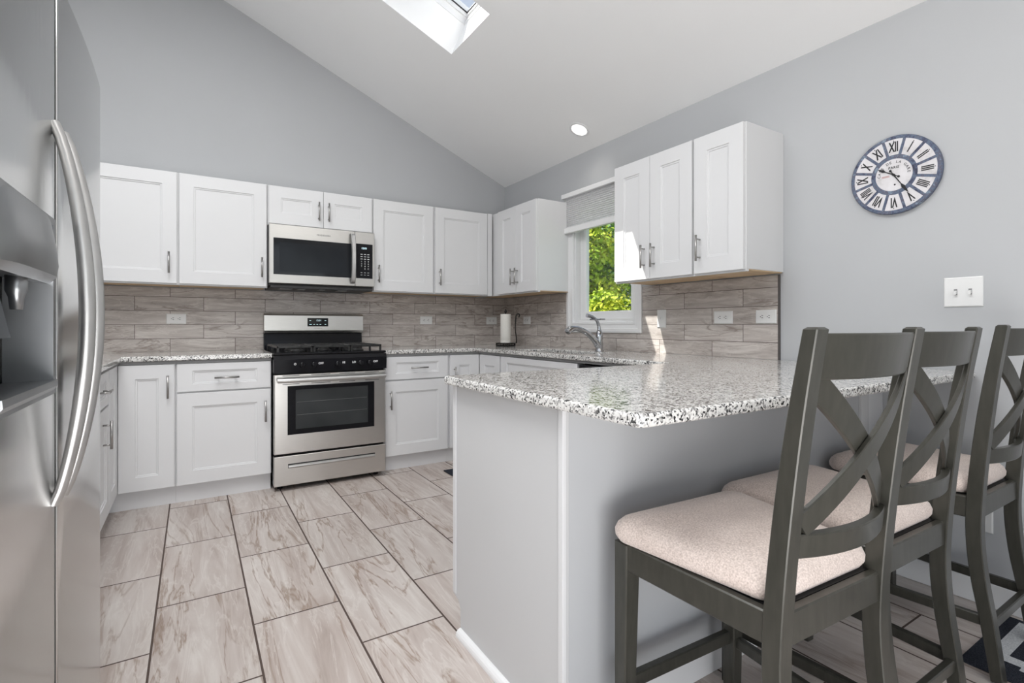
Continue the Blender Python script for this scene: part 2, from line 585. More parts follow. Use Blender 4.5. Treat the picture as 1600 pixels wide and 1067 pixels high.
# left wall, with an unseen opening behind the camera added for light
bm = bmesh.new()
lt = ceil_z(XL)
for lo, hi in (((XL - .1, YN, 0), (XL, -3.4, lt)), ((XL - .1, -.1, 0), (XL, YB, lt)), ((XL - .1, -3.4, 2.8), (XL, -.1, lt)), ((XL - .1, -3.4, 0), (XL, -.1, .3))):
    bx(bm, lo, hi)
struct('wall_left', bm, M['wall'])
bm = bmesh.new()
for lo, hi in (((XL, YN - .1, 0), (-.75, YN, 4.0)), ((2.5, YN - .1, 0), (XR + .1, YN, 2.6)), ((-.75, YN - .1, 2.85), (2.5, YN, 4.0)), ((-.75, YN - .1, 0), (2.5, YN, .25))):
    bx(bm, lo, hi)
struct('wall_rear', bm, M['wall'])

# sloped ceiling with the skylight shaft
SX0, SX1, SY0, SY1 = .70, 1.503, 2.655, 3.183
nrm = Vector((CM, 0, 1)).normalized()
def cp(x, y, d=0.0):
    return Vector((x, y, ceil_z(x))) + nrm * d
bm = bmesh.new()
T = .33
xs = [XL - .1, SX0, SX1, XR + .1]
ys = [YN - .1, SY0, SY1, YB + .1]
lowv = [[bm.verts.new(cp(x, y)) for y in ys] for x in xs]
upv = [[bm.verts.new(cp(x, y, T)) for y in ys] for x in xs]
for i in range(3):
    for j in range(3):
        if i == 1 and j == 1:
            continue
        bm.faces.new((lowv[i][j], lowv[i + 1][j], lowv[i + 1][j + 1], lowv[i][j + 1]))
        bm.faces.new((upv[i][j], upv[i][j + 1], upv[i + 1][j + 1], upv[i + 1][j]))
for (i0, j0), (i1, j1) in (((1, 1), (2, 1)), ((2, 1), (2, 2)), ((2, 2), (1, 2)), ((1, 2), (1, 1)),
                           ((0, 0), (3, 0)), ((3, 0), (3, 3)), ((3, 3), (0, 3)), ((0, 3), (0, 0))):
    if {i0, j0, i1, j1} <= {0, 3}:
        if i0 == i1:
            seq = [(i0, k) for k in (range(j0, j1 + 1) if j1 > j0 else range(j0, j1 - 1, -1))]
        else:
            seq = [(k, j0) for k in (range(i0, i1 + 1) if i1 > i0 else range(i0, i1 - 1, -1))]
    else:
        seq = [(i0, j0), (i1, j1)]
    for (a, b_), (c, d) in zip(seq, seq[1:]):
        bm.faces.new((lowv[a][b_], lowv[c][d], upv[c][d], upv[a][b_]))
struct('ceiling', bm, M['ceil'])

# skylight window at the top of the shaft
def sky_box(bm, x0, x1, y0, y1, d0, d1, mi=0):
    loft(bm, [[cp(x0, y0, d0), cp(x1, y0, d0), cp(x1, y1, d0), cp(x0, y1, d0)], [cp(x0, y0, d1), cp(x1, y0, d1), cp(x1, y1, d1), cp(x0, y1, d1)]], mi=mi)
def sky_frame(w0, w1, d0, d1):
    """a frame lining the shaft, from w0 to w1 in from the shaft walls"""
    bm = bmesh.new()
    sky_box(bm, SX0 + w0, SX1 - w0, SY1 - w1, SY1 - w0, d0, d1); sky_box(bm, SX0 + w0, SX1 - w0, SY0 + w0, SY0 + w1, d0, d1)
    sky_box(bm, SX0 + w0, SX0 + w1, SY0 + w1, SY1 - w1, d0, d1); sky_box(bm, SX1 - w1, SX1 - w0, SY0 + w1, SY1 - w1, d0, d1)
    return bm
w2 = struct('window_2', sky_frame(.0006, .006, T - .080, T + .05), M['trimw'])
part('sash', sky_frame(.0062, .016, T - .030, T + .04), M['trimw'], w2)
part('gasket', sky_frame(.0162, .021, T - .004, T + .004), M['dark'], w2)
bm = bmesh.new(); sky_box(bm, SX0 + .0165, SX1 - .0165, SY0 + .0165, SY1 - .0165, T + .005, T + .010)
part('glass_pane', bm, M['glass'], w2)

# window over the sink: stepped casing, jamb, sash, glass
def rect_ring(bm, fn, rects, close_inner=False):
    """rects = [(u0, u1, v0, v1, depth)] rings joined one after another"""
    loft(bm, [[Vector(fn(u0, v0, d)), Vector(fn(u1, v0, d)), Vector(fn(u1, v1, d)), Vector(fn(u0, v1, d))] for u0, u1, v0, v1, d in rects], closed=True, caps=False)
    return bm
wf = lambda u, v, d: (XR - d, u, v)
o_ = (2.504, 3.333, 1.045, 2.165)
def grow(rc, k): return (rc[0] + k, rc[1] - k, rc[2] + k, rc[3] - k)
bm = rect_ring(bmesh.new(), wf, [(*o_, .0005), (*o_, .020), (*grow(o_, .012), .024), (*grow(o_, .030), .024), (*grow(o_, .034), .018), (*grow(o_, .060), .014), (*grow(o_, .064), .019),
                                 (*grow(o_, .078), .019), (*grow(o_, .082), .012), (*grow(o_, .082), .0005)])
w1 = struct('window_1', bm, M['trimw'], origin=(XR, 2.92, 1.045))
j_ = (WY0, WY1, WZ0, WZ1)
bm = rect_ring(bmesh.new(), wf, [(*grow(j_, .001), 0), (*grow(j_, .001), -.11), (*grow(j_, .02), -.11), (*grow(j_, .02), 0)])
part('jamb', bm, M['trimw'], w1)
bm = rect_ring(bmesh.new(), wf, [(*grow(j_, .022), -.045), (*grow(j_, .022), -.085), (*grow(j_, .085), -.085), (*grow(j_, .085), -.052), (*grow(j_, .075), -.045)])
part('sash', bm, M['trimw'], w1)
g_ = grow(j_, .080)
part('glass_pane', BX((XR + .062, g_[0], g_[2]), (XR + .068, g_[1], g_[3])), M['glass'], w1)
bm = bmesh.new()
bx(bm, (XR + .03, WY0 + .030, 1.30), (XR + .044, WY0 + .048, 1.40), .003)
tube(bm, [(XR + .035, WY0 + .04, 1.33), (XR + .02, WY0 + .04, 1.35), (XR + .018, WY0 + .04, 1.43)], .005, 8)
part('lock_lever', bm, M['trimw'], w1)

# cellular shade drawn up over the window
bl = thing('cellular_shade', 'pale grey pleated cellular shade drawn up over the kitchen window', 'window shade', (XR - .025, 2.92, 1.86))
part('headrail', BX((XR - .066, 2.497, 2.135), (XR - .026, 3.345, 2.172), .004), M['trimw'], bl)
bm = bmesh.new()
pl = []
npl = 15; z0, z1 = 1.893, 2.135
for k in range(npl + 1):
    z = z0 + (z1 - z0) * k / npl
    pl.append((XR - .034, z))
    if k < npl:
        pl.append((XR - .026 - .018, z + (z1 - z0) / npl / 2))
poly = pl + [(XR - .0262, z1), (XR - .0262, z0)]
prism(bm, poly, lambda a, b_, d: (a, d, b_), 2.505, 3.337)
part('pleats', bm, M['shade'], bl)
part('bottom_rail', BX((XR - .064, 2.500, 1.846), (XR - .026, 3.341, 1.893), .005), M['trimw'], bl)

# backsplash tile slabs (fixed to the walls)
bm = bmesh.new()
bx(bm, (XL + .001, YB - .010, .9145), (XR, YB - .0005, 1.3655))
o = struct('wall_backsplash_back', bm, M['splash_back'])
bm = bmesh.new()
e = .0005
for lo, hi in (((XR - .010, 1.541, .9145), (XR - e, 2.502, 1.3655)), ((XR - .010, 3.335, .9145), (XR - e, YB - .0105, 1.3655)), ((XR - .010, 2.502, .9145), (XR - e, 3.335, 1.0445))):
    bx(bm, lo, hi)
struct('wall_backsplash_right', bm, M['splash_right'])
struct('trim_1', BX((XR - .012, 1.532, .9145), (XR - e, 1.5405, 1.3655)), M['bronze'])

# baseboards
def board(bm, x0, y0, x1, y1, axis):
    bx(bm, (x0, y0, 0), (x1, y1, .085), .004)
bm = bmesh.new(); bx(bm, (XR - .014, YN + .01, .0005), (XR - e, 1.03, .095), .004)
struct('baseboard_right', bm, M['trimw'])

# ------------------------------------------------------------------ cabinets
def ring_door(w, h, stile, rail, fn, t=.019):
    """shaker door: local u 0..w, v 0..h, d outward from the back face"""
    bm = bmesh.new()
    c = .0015
    rects = [(0, w, 0, h, 0.0), (0, w, 0, h, t - c), (c, w - c, c, h - c, t)]
    i = (stile, w - stile, rail, h - rail)
    rects += [(*i, t), (i[0] + .0015, i[1] - .0015, i[2] + .0015, i[3] - .0015, t - .0045), (i[0] + .010, i[1] - .010, i[2] + .010, i[3] - .010, t - .0055),
              (i[0] + .0115, i[1] - .0115, i[2] + .0115, i[3] - .0115, t - .0095)]
    loft(bm, [[Vector(fn(u0, v0, d)), Vector(fn(u1, v0, d)), Vector(fn(u1, v1, d)), Vector(fn(u0, v1, d))] for u0, u1, v0, v1, d in rects])
    return bm

class Face:
    """a vertical cabinet front: maps u (along), v (height), d (outward) to xyz"""
    def __init__(s, kind, pos):
        s.k, s.p = kind, pos
    def __call__(s, u, v, d):
        if s.k == '-Y': return (u, s.p - d, v)
        if s.k == '+Y': return (u, s.p + d, v)
        if s.k == '-X': return (s.p - d, u, v)
        return (s.p + d, u, v)

def pull(face, u, v, vertical=True, ln=.138):
    bm = bmesh.new()
    h = ln / 2
    a, b_ = ((0, -h), (0, h)) if vertical else ((-h, 0), (h, 0))
    tube(bm, [face(u + a[0], v + a[1], .034), face(u + b_[0], v + b_[1], .034)], .0062, 12)
    for s in (-1, 1):
        k = .048 * s
        p = (u, v + k) if vertical else (u + k, v)
        tube(bm, [face(*p, 0.0002), face(*p, .034)], .0045, 8)
    return bm

def add_door(root, face, u0, u1, v0, v1, hu=None, hv=None, vertical=True, drawer=False, name=None):
    stile = .080 if (u1 - u0) > .25 else .062
    rail = .044 if drawer else .082
    sub = lambda u, v, d: face(u0 + u, v0 + v, d)
    dd = part(name or ('drawer' if drawer else 'door'), ring_door(u1 - u0, v1 - v0, stile, rail, sub), M['cab'], root)
    if hu is not None:
        f2 = lambda u, v, d: face(u, v, d + .019)
        part('handle', pull(f2, hu, hv, vertical), M['nickel'], dd, root, 'brushed nickel bar handle')
    return dd

UZ0, UZ1 = 1.366, 2.106
def upper(label, face_kind, u0, u1, doors, z0=UZ0, z1=UZ1, group='white wall cabinets', extra=None):
    """body between u0 and u1; doors = [(du0, du1, handle_u)]"""
    if face_kind == '-Y':
        fy = YB - .343
        face = Face('-Y', fy + .019)
        loc = ((u0 + u1) / 2, YB, z0)
        lo, hi = (u0 + .0005, fy + .0195, z0 + .012), (u1 - .0005, YB - .0007, z1)
        if z0 < 1.5:
            hi = (hi[0], YB - .0007, z1)
    else:
        fx = XR - .343
        face = Face('-X', fx + .019)
        loc = (XR, (u0 + u1) / 2, z0)
        lo, hi = (fx + .0195, u0 + .0005, z0 + .012), (XR - .0007, u1 - .0005, z1)
    root = thing('wall_cabinet', label, 'cabinet', loc, group)
    part('body', BX(lo, hi, .0015), M['cab'], root)
    # wooden underside and the white lip of the face frame
    if face_kind == '-Y':
        part('underside', BX((lo[0] + .002, lo[1] + .02, z0 + .006), (hi[0] - .002, YB - .0115, z0 + .0115)), M['wood'], root, label='bare wood underside')
        part('face_frame', BX((lo[0], lo[1], z0), (hi[0], lo[1] + .02, z0 + .0118), .001), M['cab'], root)
    else:
        part('underside', BX((lo[0] + .02, lo[1] + .002, z0 + .006), (XR - .0115, hi[1] - .002, z0 + .0115)), M['wood'], root, label='bare wood underside')
        part('face_frame', BX((lo[0], lo[1], z0), (lo[0] + .02, hi[1], z0 + .0118), .001), M['cab'], root)
    dz0 = z0 + .009
    for a, b_, hu in doors:
        hz = (1.508 if z0 < 1.5 else z0 + .125)
        add_door(root, face, a, b_, dz0, z1 - .003, hu, hz)
    return root

upper('wide white wall cabinet right beside the refrigerator', '-Y', -.615, -.081, [(-.608, -.090, -.133)])
upper('white wall cabinet between the fridge-side cabinet and the microwave', '-Y', -.081, .4515, [(-.076, .444, .412)])
upper('short white double-door wall cabinet directly above the microwave', '-Y', .4525, 1.2065, [(.459, .831, .797), (.834, 1.201, .868)], z0=1.822)
upper('white wall cabinet directly right of the microwave', '-Y', 1.2075, 1.7315, [(1.213, 1.722, 1.249)])
r5 = upper('white wall cabinet next to the inside corner of the room', '-Y', 1.7325, 2.294, [(1.741, 2.245, 1.776)])
part('corner_filler', BX((2.249, YB - .343, UZ0), (2.294, YB - .3240, UZ1), .001), M['cab'], r5)
r6 = upper('narrow white double-door wall cabinet left of the window', '-X', 3.304, 4.345, [(3.310, 3.606, 3.640), (3.609, 3.900, 3.574)])
upper('white double-door wall cabinet right of the window catching sunlight', '-X', 1.8205, 2.4305, [(1.828, 2.127, 2.168), (2.130, 2.425, 2.092)])
upper('white single-door wall cabinet at the exposed end above the peninsula', '-X', 1.516, 1.8195, [(1.522, 1.813, 1.774)])

CT0, CT1, BZ1 = .884, .914, .8675
BY = YB - .630          # front of base doors on the back wall
def base_body(root, boxes, toes):
    bm = bmesh.new()
    for lo, hi in boxes:
        bx(bm, lo, hi, .001)
    part('body', bm, M['cab'], root)
    bm = bmesh.new()
    for lo, hi in toes:
        bx(bm, lo, hi)
    part('toe_kick', bm, M['cab_in'], root)

FB = Face('-Y', BY + .019)
LXF = -.372             # front of the left run's doors
FL = Face('+X', LXF - .019)
TK = .060
DZ0, DZ1 = .118, .862
# left corner unit
rt = thing('base_cabinet', 'white corner base cabinet left of the range, with an angled pair of doors', 'cabinet', (-.6, 4.0, 0), 'white base cabinets')
base_body(rt, [((XL + .002, BY + .0195, .115), (-.090, YB - .002, BZ1)), ((XL + .002, 3.385, .115), (LXF - .0195, BY + .0195, BZ1))],
          [((LXF - TK - .02, BY + TK, 0), (-.090, BY + TK + .02, .115)), ((LXF - TK - .02, 3.385, 0), (LXF - TK, BY + TK, .115))])
add_door(rt, FB, LXF + .003, -.096, DZ0, DZ1, -.128, .728)
add_door(rt, FL, 3.392, BY - .002, DZ0, DZ1)
# left run, beside the fridge
rt = thing('base_cabinet', 'white base cabinet between the refrigerator and the left corner', 'cabinet', (-.7, 2.9, 0), 'white base cabinets')
base_body(rt, [((XL + .002, 2.40, .115), (LXF - .0195, 3.384, BZ1))], [((LXF - TK - .02, 2.40, 0), (LXF - TK, 3.384, .115))])
add_door(rt, FL, 2.41, 3.376, .690, DZ1, 3.12, .776, False, True)
add_door(rt, FL, 2.41, 3.376, DZ0, .678, 3.16, .56)
# left of the range
rt = thing('base_cabinet', 'white base cabinet with a drawer over a door just left of the range', 'cabinet', (.18, 4.0, 0), 'white base cabinets')
base_body(rt, [((-.089, BY + .0195, .115), (.443, YB - .002, BZ1))], [((-.089, BY + TK, 0), (.443, BY + TK + .02, .115))])
add_door(rt, FB, -.083, .437, .690, DZ1, .183, .770, False, True)
add_door(rt, FB, -.083, .437, DZ0, .680, .404, .537)
# right of the range
rt = thing('base_cabinet', 'white base cabinet with a drawer over a door just right of the range', 'cabinet', (1.47, 4.0, 0), 'white base cabinets')
base_body(rt, [((1.204, BY + .0195, .115), (1.734, YB - .002, BZ1))], [((1.204, BY + TK, 0), (1.734, BY + TK + .02, .115))])
add_door(rt, FB, 1.214, 1.724, .690, DZ1, 1.475, .776, False, True)
add_door(rt, FB, 1.214, 1.724, DZ0, .680, 1.252, .540)
# right corner unit
RXF = 2.010
FR = Face('-X', RXF + .019)
rt = thing('base_cabinet', 'white corner base cabinet right of the range, with two narrow doors meeting in the corner', 'cabinet', (2.2, 4.0, 0), 'white base cabinets')
base_body(rt, [((1.735, BY + .0195, .115), (XR - .002, YB - .002, BZ1)), ((RXF + .0195, 3.385, .115), (XR - .002, BY + .0195, BZ1))],
          [((1.735, BY + TK, 0), (RXF + TK + .02, BY + TK + .02, .115)), ((RXF + TK, 3.385, 0), (RXF + TK + .02, BY + TK, .115))])
add_door(rt, FB, 1.744, RXF - .003, DZ0, DZ1, 1.778, .700)
add_door(rt, FR, 3.393, BY - .002, DZ0, DZ1)
# sink unit
rt = thing('base_cabinet', 'white sink base cabinet under the window with a wide false drawer front', 'cabinet', (2.3, 2.9, 0), 'white base cabinets')
bm = bmesh.new()
for lo, hi in (((RXF + .0195, 2.445, .115), (RXF + .05, 3.384, BZ1)), ((RXF + .05, 2.445, .115), (XR - .002, 2.463, BZ1)), ((RXF + .05, 3.366, .115), (XR - .002, 3.384, BZ1)), ((RXF + .05, 2.463, .115), (XR - .002, 3.366, .135))):
    bx(bm, lo, hi)
part('body', bm, M['cab'], rt)
part('toe_kick', BX((RXF + TK, 2.445, 0), (RXF + TK + .02, 3.384, .115)), M['cab_in'], rt)
add_door(rt, FR, 2.452, 3.374, .690, DZ1, drawer=True, name='false_drawer_front')
add_door(rt, FR, 2.452, 2.911, DZ0, .680, 2.88, .60)
add_door(rt, FR, 2.914, 3.374, DZ0, .680, 2.945, .60)
# dishwasher
dw = thing('dishwasher', 'black dishwasher under the counter between the sink cabinet and the peninsula', 'dishwasher', (2.3, 2.13, 0))
part('tub', BX((RXF + .05, 1.832, .10), (XR - .03, 2.438, .862)), M['black'], dw)
part('door', BX((RXF + .002, 1.836, .12), (RXF + .049, 2.434, .745), .005), M['black'], dw)
part('control_panel', BX((RXF - .004, 1.836, .750), (RXF + .049, 2.434, .858), .006), M['black'], dw)
bm = bmesh.new(); tube(bm, [(RXF - .03, 1.90, .70), (RXF - .03, 2.37, .70)], .009, 10)
for y in (1.93, 2.34): tube(bm, [(RXF + .003, y, .70), (RXF - .03, y, .70)], .007, 8)
part('handle', bm, M['steel_h'], dw)
part('kick_plate', BX((RXF + TK, 1.836, 0), (RXF + TK + .02, 2.434, .098)), M['black'], dw)

# peninsula
PX0, PY0, PY1 = .805, 1.040, 1.688
pn = thing('peninsula_cabinet', 'long white peninsula base running from the right wall under the granite bar', 'cabinet', (1.7, 1.35, 0))
part('body', BX((PX0 + .02, PY0 + .02, .115), (XR - .002, PY1 - .020, BZ1 + .015)), M['cab'], pn)
part('toe_kick', BX((PX0 + .02, PY0 + .02, .0), (XR - .002, PY1 - .075, .1145)), M['cab_in'], pn)
bm = bmesh.new()
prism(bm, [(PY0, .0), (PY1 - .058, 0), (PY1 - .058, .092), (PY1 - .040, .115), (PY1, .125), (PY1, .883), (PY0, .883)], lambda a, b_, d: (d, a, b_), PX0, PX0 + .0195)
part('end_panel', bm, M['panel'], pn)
part('back_panel', BX((PX0 + .02, PY0 - .0, .0), (2.42, PY0 + .0195, .883)), M['wall'], pn, label='grey painted back panel under the bar')
part('corner_trim', BX((PX0 - .003, PY0 - .003, .0), (PX0 + .009, PY0 - .0003, .883), .001), M['cab'], pn)
part('corner_trim', BX((PX0 - .003, PY0 - .0002, .0), (PX0 - .0003, PY0 + .016, .883), .001), M['cab'], pn)
part('edge_stile', BX((PX0 - .003, PY1 - .026, .13), (PX0 - .0003, PY1 - .002, .883), .001), M['cab'], pn)
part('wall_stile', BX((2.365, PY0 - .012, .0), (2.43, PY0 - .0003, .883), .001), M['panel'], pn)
part('baseboard', BX((PX0 + .010, PY0 - .013, .0003), (2.364, PY0 - .0003, .088), .003), M['trimw'], pn)
bm = bmesh.new()
q = [(0, 0), (.020, 0), (.0195, .006), (.017, .012), (.012, .017), (.006, .0195), (0, .020)]
prism(bm, q, lambda a, b_, d: (PX0 - .0004 - a, d, b_ * 1.25 + .0003), PY0 - .02, PY1 - .060)
part('shoe_moulding', bm, M['trimw'], pn)
FP = Face('+Y', PY1 - .0195)
for a, b_, hu in ((.835, 1.20, 1.17), (1.205, 1.575, 1.235), (1.58, 1.95, 1.92)):
    add_door(pn, FP, a, b_, .690, DZ1, (a + b_) / 2, .776, False, True)
    add_door(pn, FP, a, b_, DZ0, .680, hu, .58)

# ------------------------------------------------------------------ countertops
def slab(cells_x, cells_y, filled, z0, z1, corners=(), bev=.006):
    bm = bmesh.new()
    vv = {}
    def gv(i, j):
        if (i, j) not in vv:
            vv[(i, j)] = bm.verts.new((cells_x[i], cells_y[j], z1))
        return vv[(i, j)]
    for i in range(len(cells_x) - 1):
        for j in range(len(cells_y) - 1):
            if filled((cells_x[i] + cells_x[i + 1]) / 2, (cells_y[j] + cells_y[j + 1]) / 2):
                bm.faces.new((gv(i, j), gv(i + 1, j), gv(i + 1, j + 1), gv(i, j + 1)))
    ex = bmesh.ops.extrude_face_region(bm, geom=bm.faces[:])
    for g in ex['geom']:
        if isinstance(g, bmesh.types.BMVert):
            g.co.z = z0
    bmesh.ops.recalc_face_normals(bm, faces=bm.faces[:])
    ce = [e_ for e_ in bm.edges if abs(e_.verts[0].co.z - e_.verts[1].co.z) > .01 and any(abs(e_.verts[0].co.x - x) < 1e-4 and abs(e_.verts[0].co.y - y) < 1e-4 for x, y in corners)]
    if ce:
        bmesh.ops.bevel(bm, geom=ce, offset=.022, segments=5, profile=.5, affect='EDGES')
    rim = [e_ for e_ in bm.edges if len(e_.link_faces) == 2 and {round(abs(f.normal.z)) for f in e_.link_faces} == {0, 1}]
    bmesh.ops.bevel(bm, geom=rim, offset=bev, segments=3, profile=.5, affect='EDGES')
    return bm

CY = YB - .648
ct = thing('countertop', 'L-shaped granite countertop left of the range, ending behind the refrigerator', 'countertop', (-.3, 4.0, CT0), 'granite countertops')
part('slab', slab([XL + .001, -.350, .4435], [1.95, CY, YB - .0108], lambda x, y: y > CY or x < -.35, CT0, CT1), M['granite'], ct)
part('underlay', slab([XL + .004, -.366, .440], [1.96, CY + .014, YB - .012], lambda x, y: y > CY + .014 or x < -.366, .8680, CT0 - .0002, bev=.0005), M['grey_strip'], ct, label='grey strip under the granite')
SKX0, SKX1, SKY0, SKY1 = 2.085, 2.385, 2.53, 3.27
PYN, PYF, PXE = .738, 1.703, .768
def fill_right(x, y):
    if SKX0 < x < SKX1 and SKY0 < y < SKY1:
        return False
    return y > CY or x > 1.988 or y < PYF
c2 = thing('countertop', 'large granite countertop wrapping from the range past the sink to the peninsula bar', 'countertop', (2.3, 2.5, CT0), 'granite countertops')
part('slab', slab([PXE, 1.2035, 1.988, SKX0, SKX1, XR - .0108], [PYN, PYF, SKY0, SKY1, CY, YB - .0108],
                  lambda x, y: fill_right(x, y) and not (x < 1.2035 and y > PYF), CT0, CT1, corners=[(PXE, PYN), (PXE, PYF)], bev=.008), M['granite'], c2)
part('underlay', slab([1.207, 2.004, SKX0 - .016, SKX1 + .01, XR - .012], [PYF + .003, SKY0 - .01, SKY1 + .01, CY + .014, YB - .012],
                      lambda x, y: not (SKX0 < x < SKX1 and SKY0 < y < SKY1) and (y > CY + .014 or x > 2.004), .8680, CT0 - .0002, bev=.0005), M['grey_strip'], c2, label='grey strip under the granite')

# undermount sink
sk = thing('sink', 'dark undermount kitchen sink below the faucet', 'sink', (2.235, 2.9, .70))
a = (SKX0 - .012, SKX1 + .008, SKY0 - .008, SKY1 + .008)
def rr(k, z): return [Vector((a[0] + k, a[2] + k, z)), Vector((a[1] - k, a[2] + k, z)), Vector((a[1] - k, a[3] - k, z)), Vector((a[0] + k, a[3] - k, z))]
bm = bmesh.new()
loft(bm, [rr(0.0, .8678), rr(0.0, .70), rr(.03, .685), rr(.032, .688), rr(.004, .704), rr(.002, .8678)], closed=True, caps=False)
loft(bm, [rr(.03, .685), rr(.03, .688)])
part('bowl', bm, M['steel'], sk)
bm = bmesh.new(); lathe(bm, [(.045, .6885), (.045, .691), (.03, .691), (.026, .689)], (2.235, 2.9, 0))
part('drain', bm, M['chrome'], sk)

# faucet
FX, FY = 2.452, 2.745
fc = thing('faucet', 'chrome single-lever faucet behind the sink under the window', 'faucet', (FX, FY, CT1))
bm = bmesh.new()
lathe(bm, [(.030, CT1 + .0005), (.030, CT1 + .008), (.027, CT1 + .013), (.025, CT1 + .05), (.0245, CT1 + .10), (.022, CT1 + .135), (.016, CT1 + .150), (.006, CT1 + .156)], (FX, FY, 0))
part('base', bm, M['chrome'], fc, smooth=40)
bm = bmesh.new()
p = smooth_path([(FX - .008, FY, CT1 + .035), (FX - .05, FY, CT1 + .085), (FX - .12, FY, CT1 + .135), (FX - .20, FY, CT1 + .162), (FX - .255, FY, CT1 + .160), (FX - .29, FY, CT1 + .142)])
tube(bm, p, [.025 - .007 * min(1, i / 18) if i < 26 else .018 + .005 * min(1, (i - 26) / 6) for i in range(len(p))], 14)
part('spout', bm, M['chrome'], fc, smooth=40)
bm = bmesh.new()
p = smooth_path([(FX, FY, CT1 + .145), (FX - .004, FY + .003, CT1 + .185), (FX - .022, FY + .006, CT1 + .222), (FX - .060, FY + .010, CT1 + .245), (FX - .105, FY + .012, CT1 + .255)], 5)
tube(bm, p, [.015 - .004 * math.sin(PI * i / len(p)) for i in range(len(p))], 10)
part('lever', bm, M['chrome'], fc, smooth=40)
bm = bmesh.new()
bx(bm, (FX - .066, FY - .080, CT1 + .222), (FX - .014, FY + .03, CT1 + .233), .004)
part('lever_blade', bm, M['chrome'], fc, smooth=40)

# ------------------------------------------------------------------ range
RX0, RX1, RY = .4465, 1.2005, YB - .69
rg = thing('range', 'stainless steel gas range with a black cooktop between the base cabinets', 'range', (.8235, 4.0, 0))
part('body', BX((RX0 + .004, RY + .045, .045), (RX1 - .004, YB - .012, .900)), M['black'], rg)
for x in (RX0 + .05, RX1 - .05):
    for y in (RY + .09, YB - .08):
        bm = bmesh.new(); lathe(bm, [(.018, 0.0), (.018, .012), (.009, .014), (.009, .0448)], (x, y, 0), n=14)
        part('foot', bm, M['black'], rg)
part('drawer', BX((RX0 + .003, RY, .035), (RX1 - .003, RY + .044, .232), .004), M['steel'], rg)
dr = [o for o in bpy.data.objects if o.name == 'drawer' or o.name.startswith('drawer.')][-1]
bm = bmesh.new()
bx(bm, (.535, RY - .0008, .150), (1.118, RY + .002, .178))
part('handle_slot', bm, M['dark'], dr, rg, 'dark recessed slot')
bm = bmesh.new()
prism(bm, [(0, -.001), (-.006, -.001), (-.014, .008), (-.013, .015), (-.003, .020), (0, .020)], lambda a, b_, d: (d, RY - .0008 + a, .150 + b_), .537, 1.116)
part('handle_lip', bm, M['steel_h'], dr, rg)
DRY = RY
od = part('oven_door', BX((RX0 + .003, DRY, .245), (RX1 - .003, DRY + .044, .772), .006), M['steel'], rg)
part('window_frame', BX((.532, DRY - .0022, .370), (1.113, DRY - .0002, .695), .0008), M['black'], od, rg)
part('window_pane', BX((.582, DRY - .0030, .405), (1.066, DRY - .0023, .668)), M['ovenpane'], od, rg)
bm = bmesh.new()
for zz in (.50, .585):
    tube(bm, [(.59, DRY - .0032, zz), (1.06, DRY - .0032, zz)], .0011, 6)
part('rack_line', bm, M['grey_mark'], od, rg)
for u0, u1 in ((.055, .16), (.235, .36), (.42, .53), (.60, .70)):
    for z0, z1 in ((.763, .7665), (.706, .7095)):
        part('vent_slot', BX((RX0 + u0, DRY - .0006, z0), (RX0 + u1, DRY + .001, z1)), M['dark'], od, rg)
bm = bmesh.new()
p = smooth_path([(RX0 + .02, DRY - .040, .737), (RX0 + .10, DRY - .050, .737), (RX0 + .377, DRY - .054, .737), (RX1 - .10, DRY - .050, .737), (RX1 - .02, DRY - .040, .737)], 6)
tube(bm, p, .0165, 14)
for x in (RX0 + .045, RX1 - .045):
    bx(bm, (x - .016, DRY - .040, .724), (x + .016, DRY - .0003, .750), .004)
part('handle', bm, M['steel_h'], od, rg, smooth=40)
# control panel with knobs
cpn = bmesh.new()
prism(cpn, [(RY - .012, .786), (RY + .044, .786), (RY + .044, .898), (RY - .002, .898), (RY - .014, .872)], lambda a, b_, d: (d, a, b_), RX0 + .001, RX1 - .001)
cpo = part('control_panel', cpn, M['black'], rg)
for kx in (.620, .695, .851, 1.007, 1.072):
    bm = bmesh.new()
    lathe(bm, [(.021, 0), (.021, -.010), (.019, -.022), (.016, -.028), (.002, -.028)], (kx, RY - .0135, .836), 'Y', 20)
    bx(bm, (kx - .004, RY - .052, .817), (kx + .004, RY - .040, .855), .002)
    part('knob', bm, M['black'], cpo, rg)
bm = bmesh.new()
tf = lambda x0, z0, s=1: (lambda x, y, z: Vector((x0 + x, RY - .0138 - z, z0 + y)))
for x0, s_ in ((.577, 'O'), (.742, 'OFF'), (.894, 'HI'), (.965, 'LO'), (1.118, 'OFF')):
    bm = bmesh.new()
    text_into(bm, s_, .019, tf(x0, .840), .0002, bold=.0006)
    part('dial_marking', bm, M['white_mark'], cpo, rg)
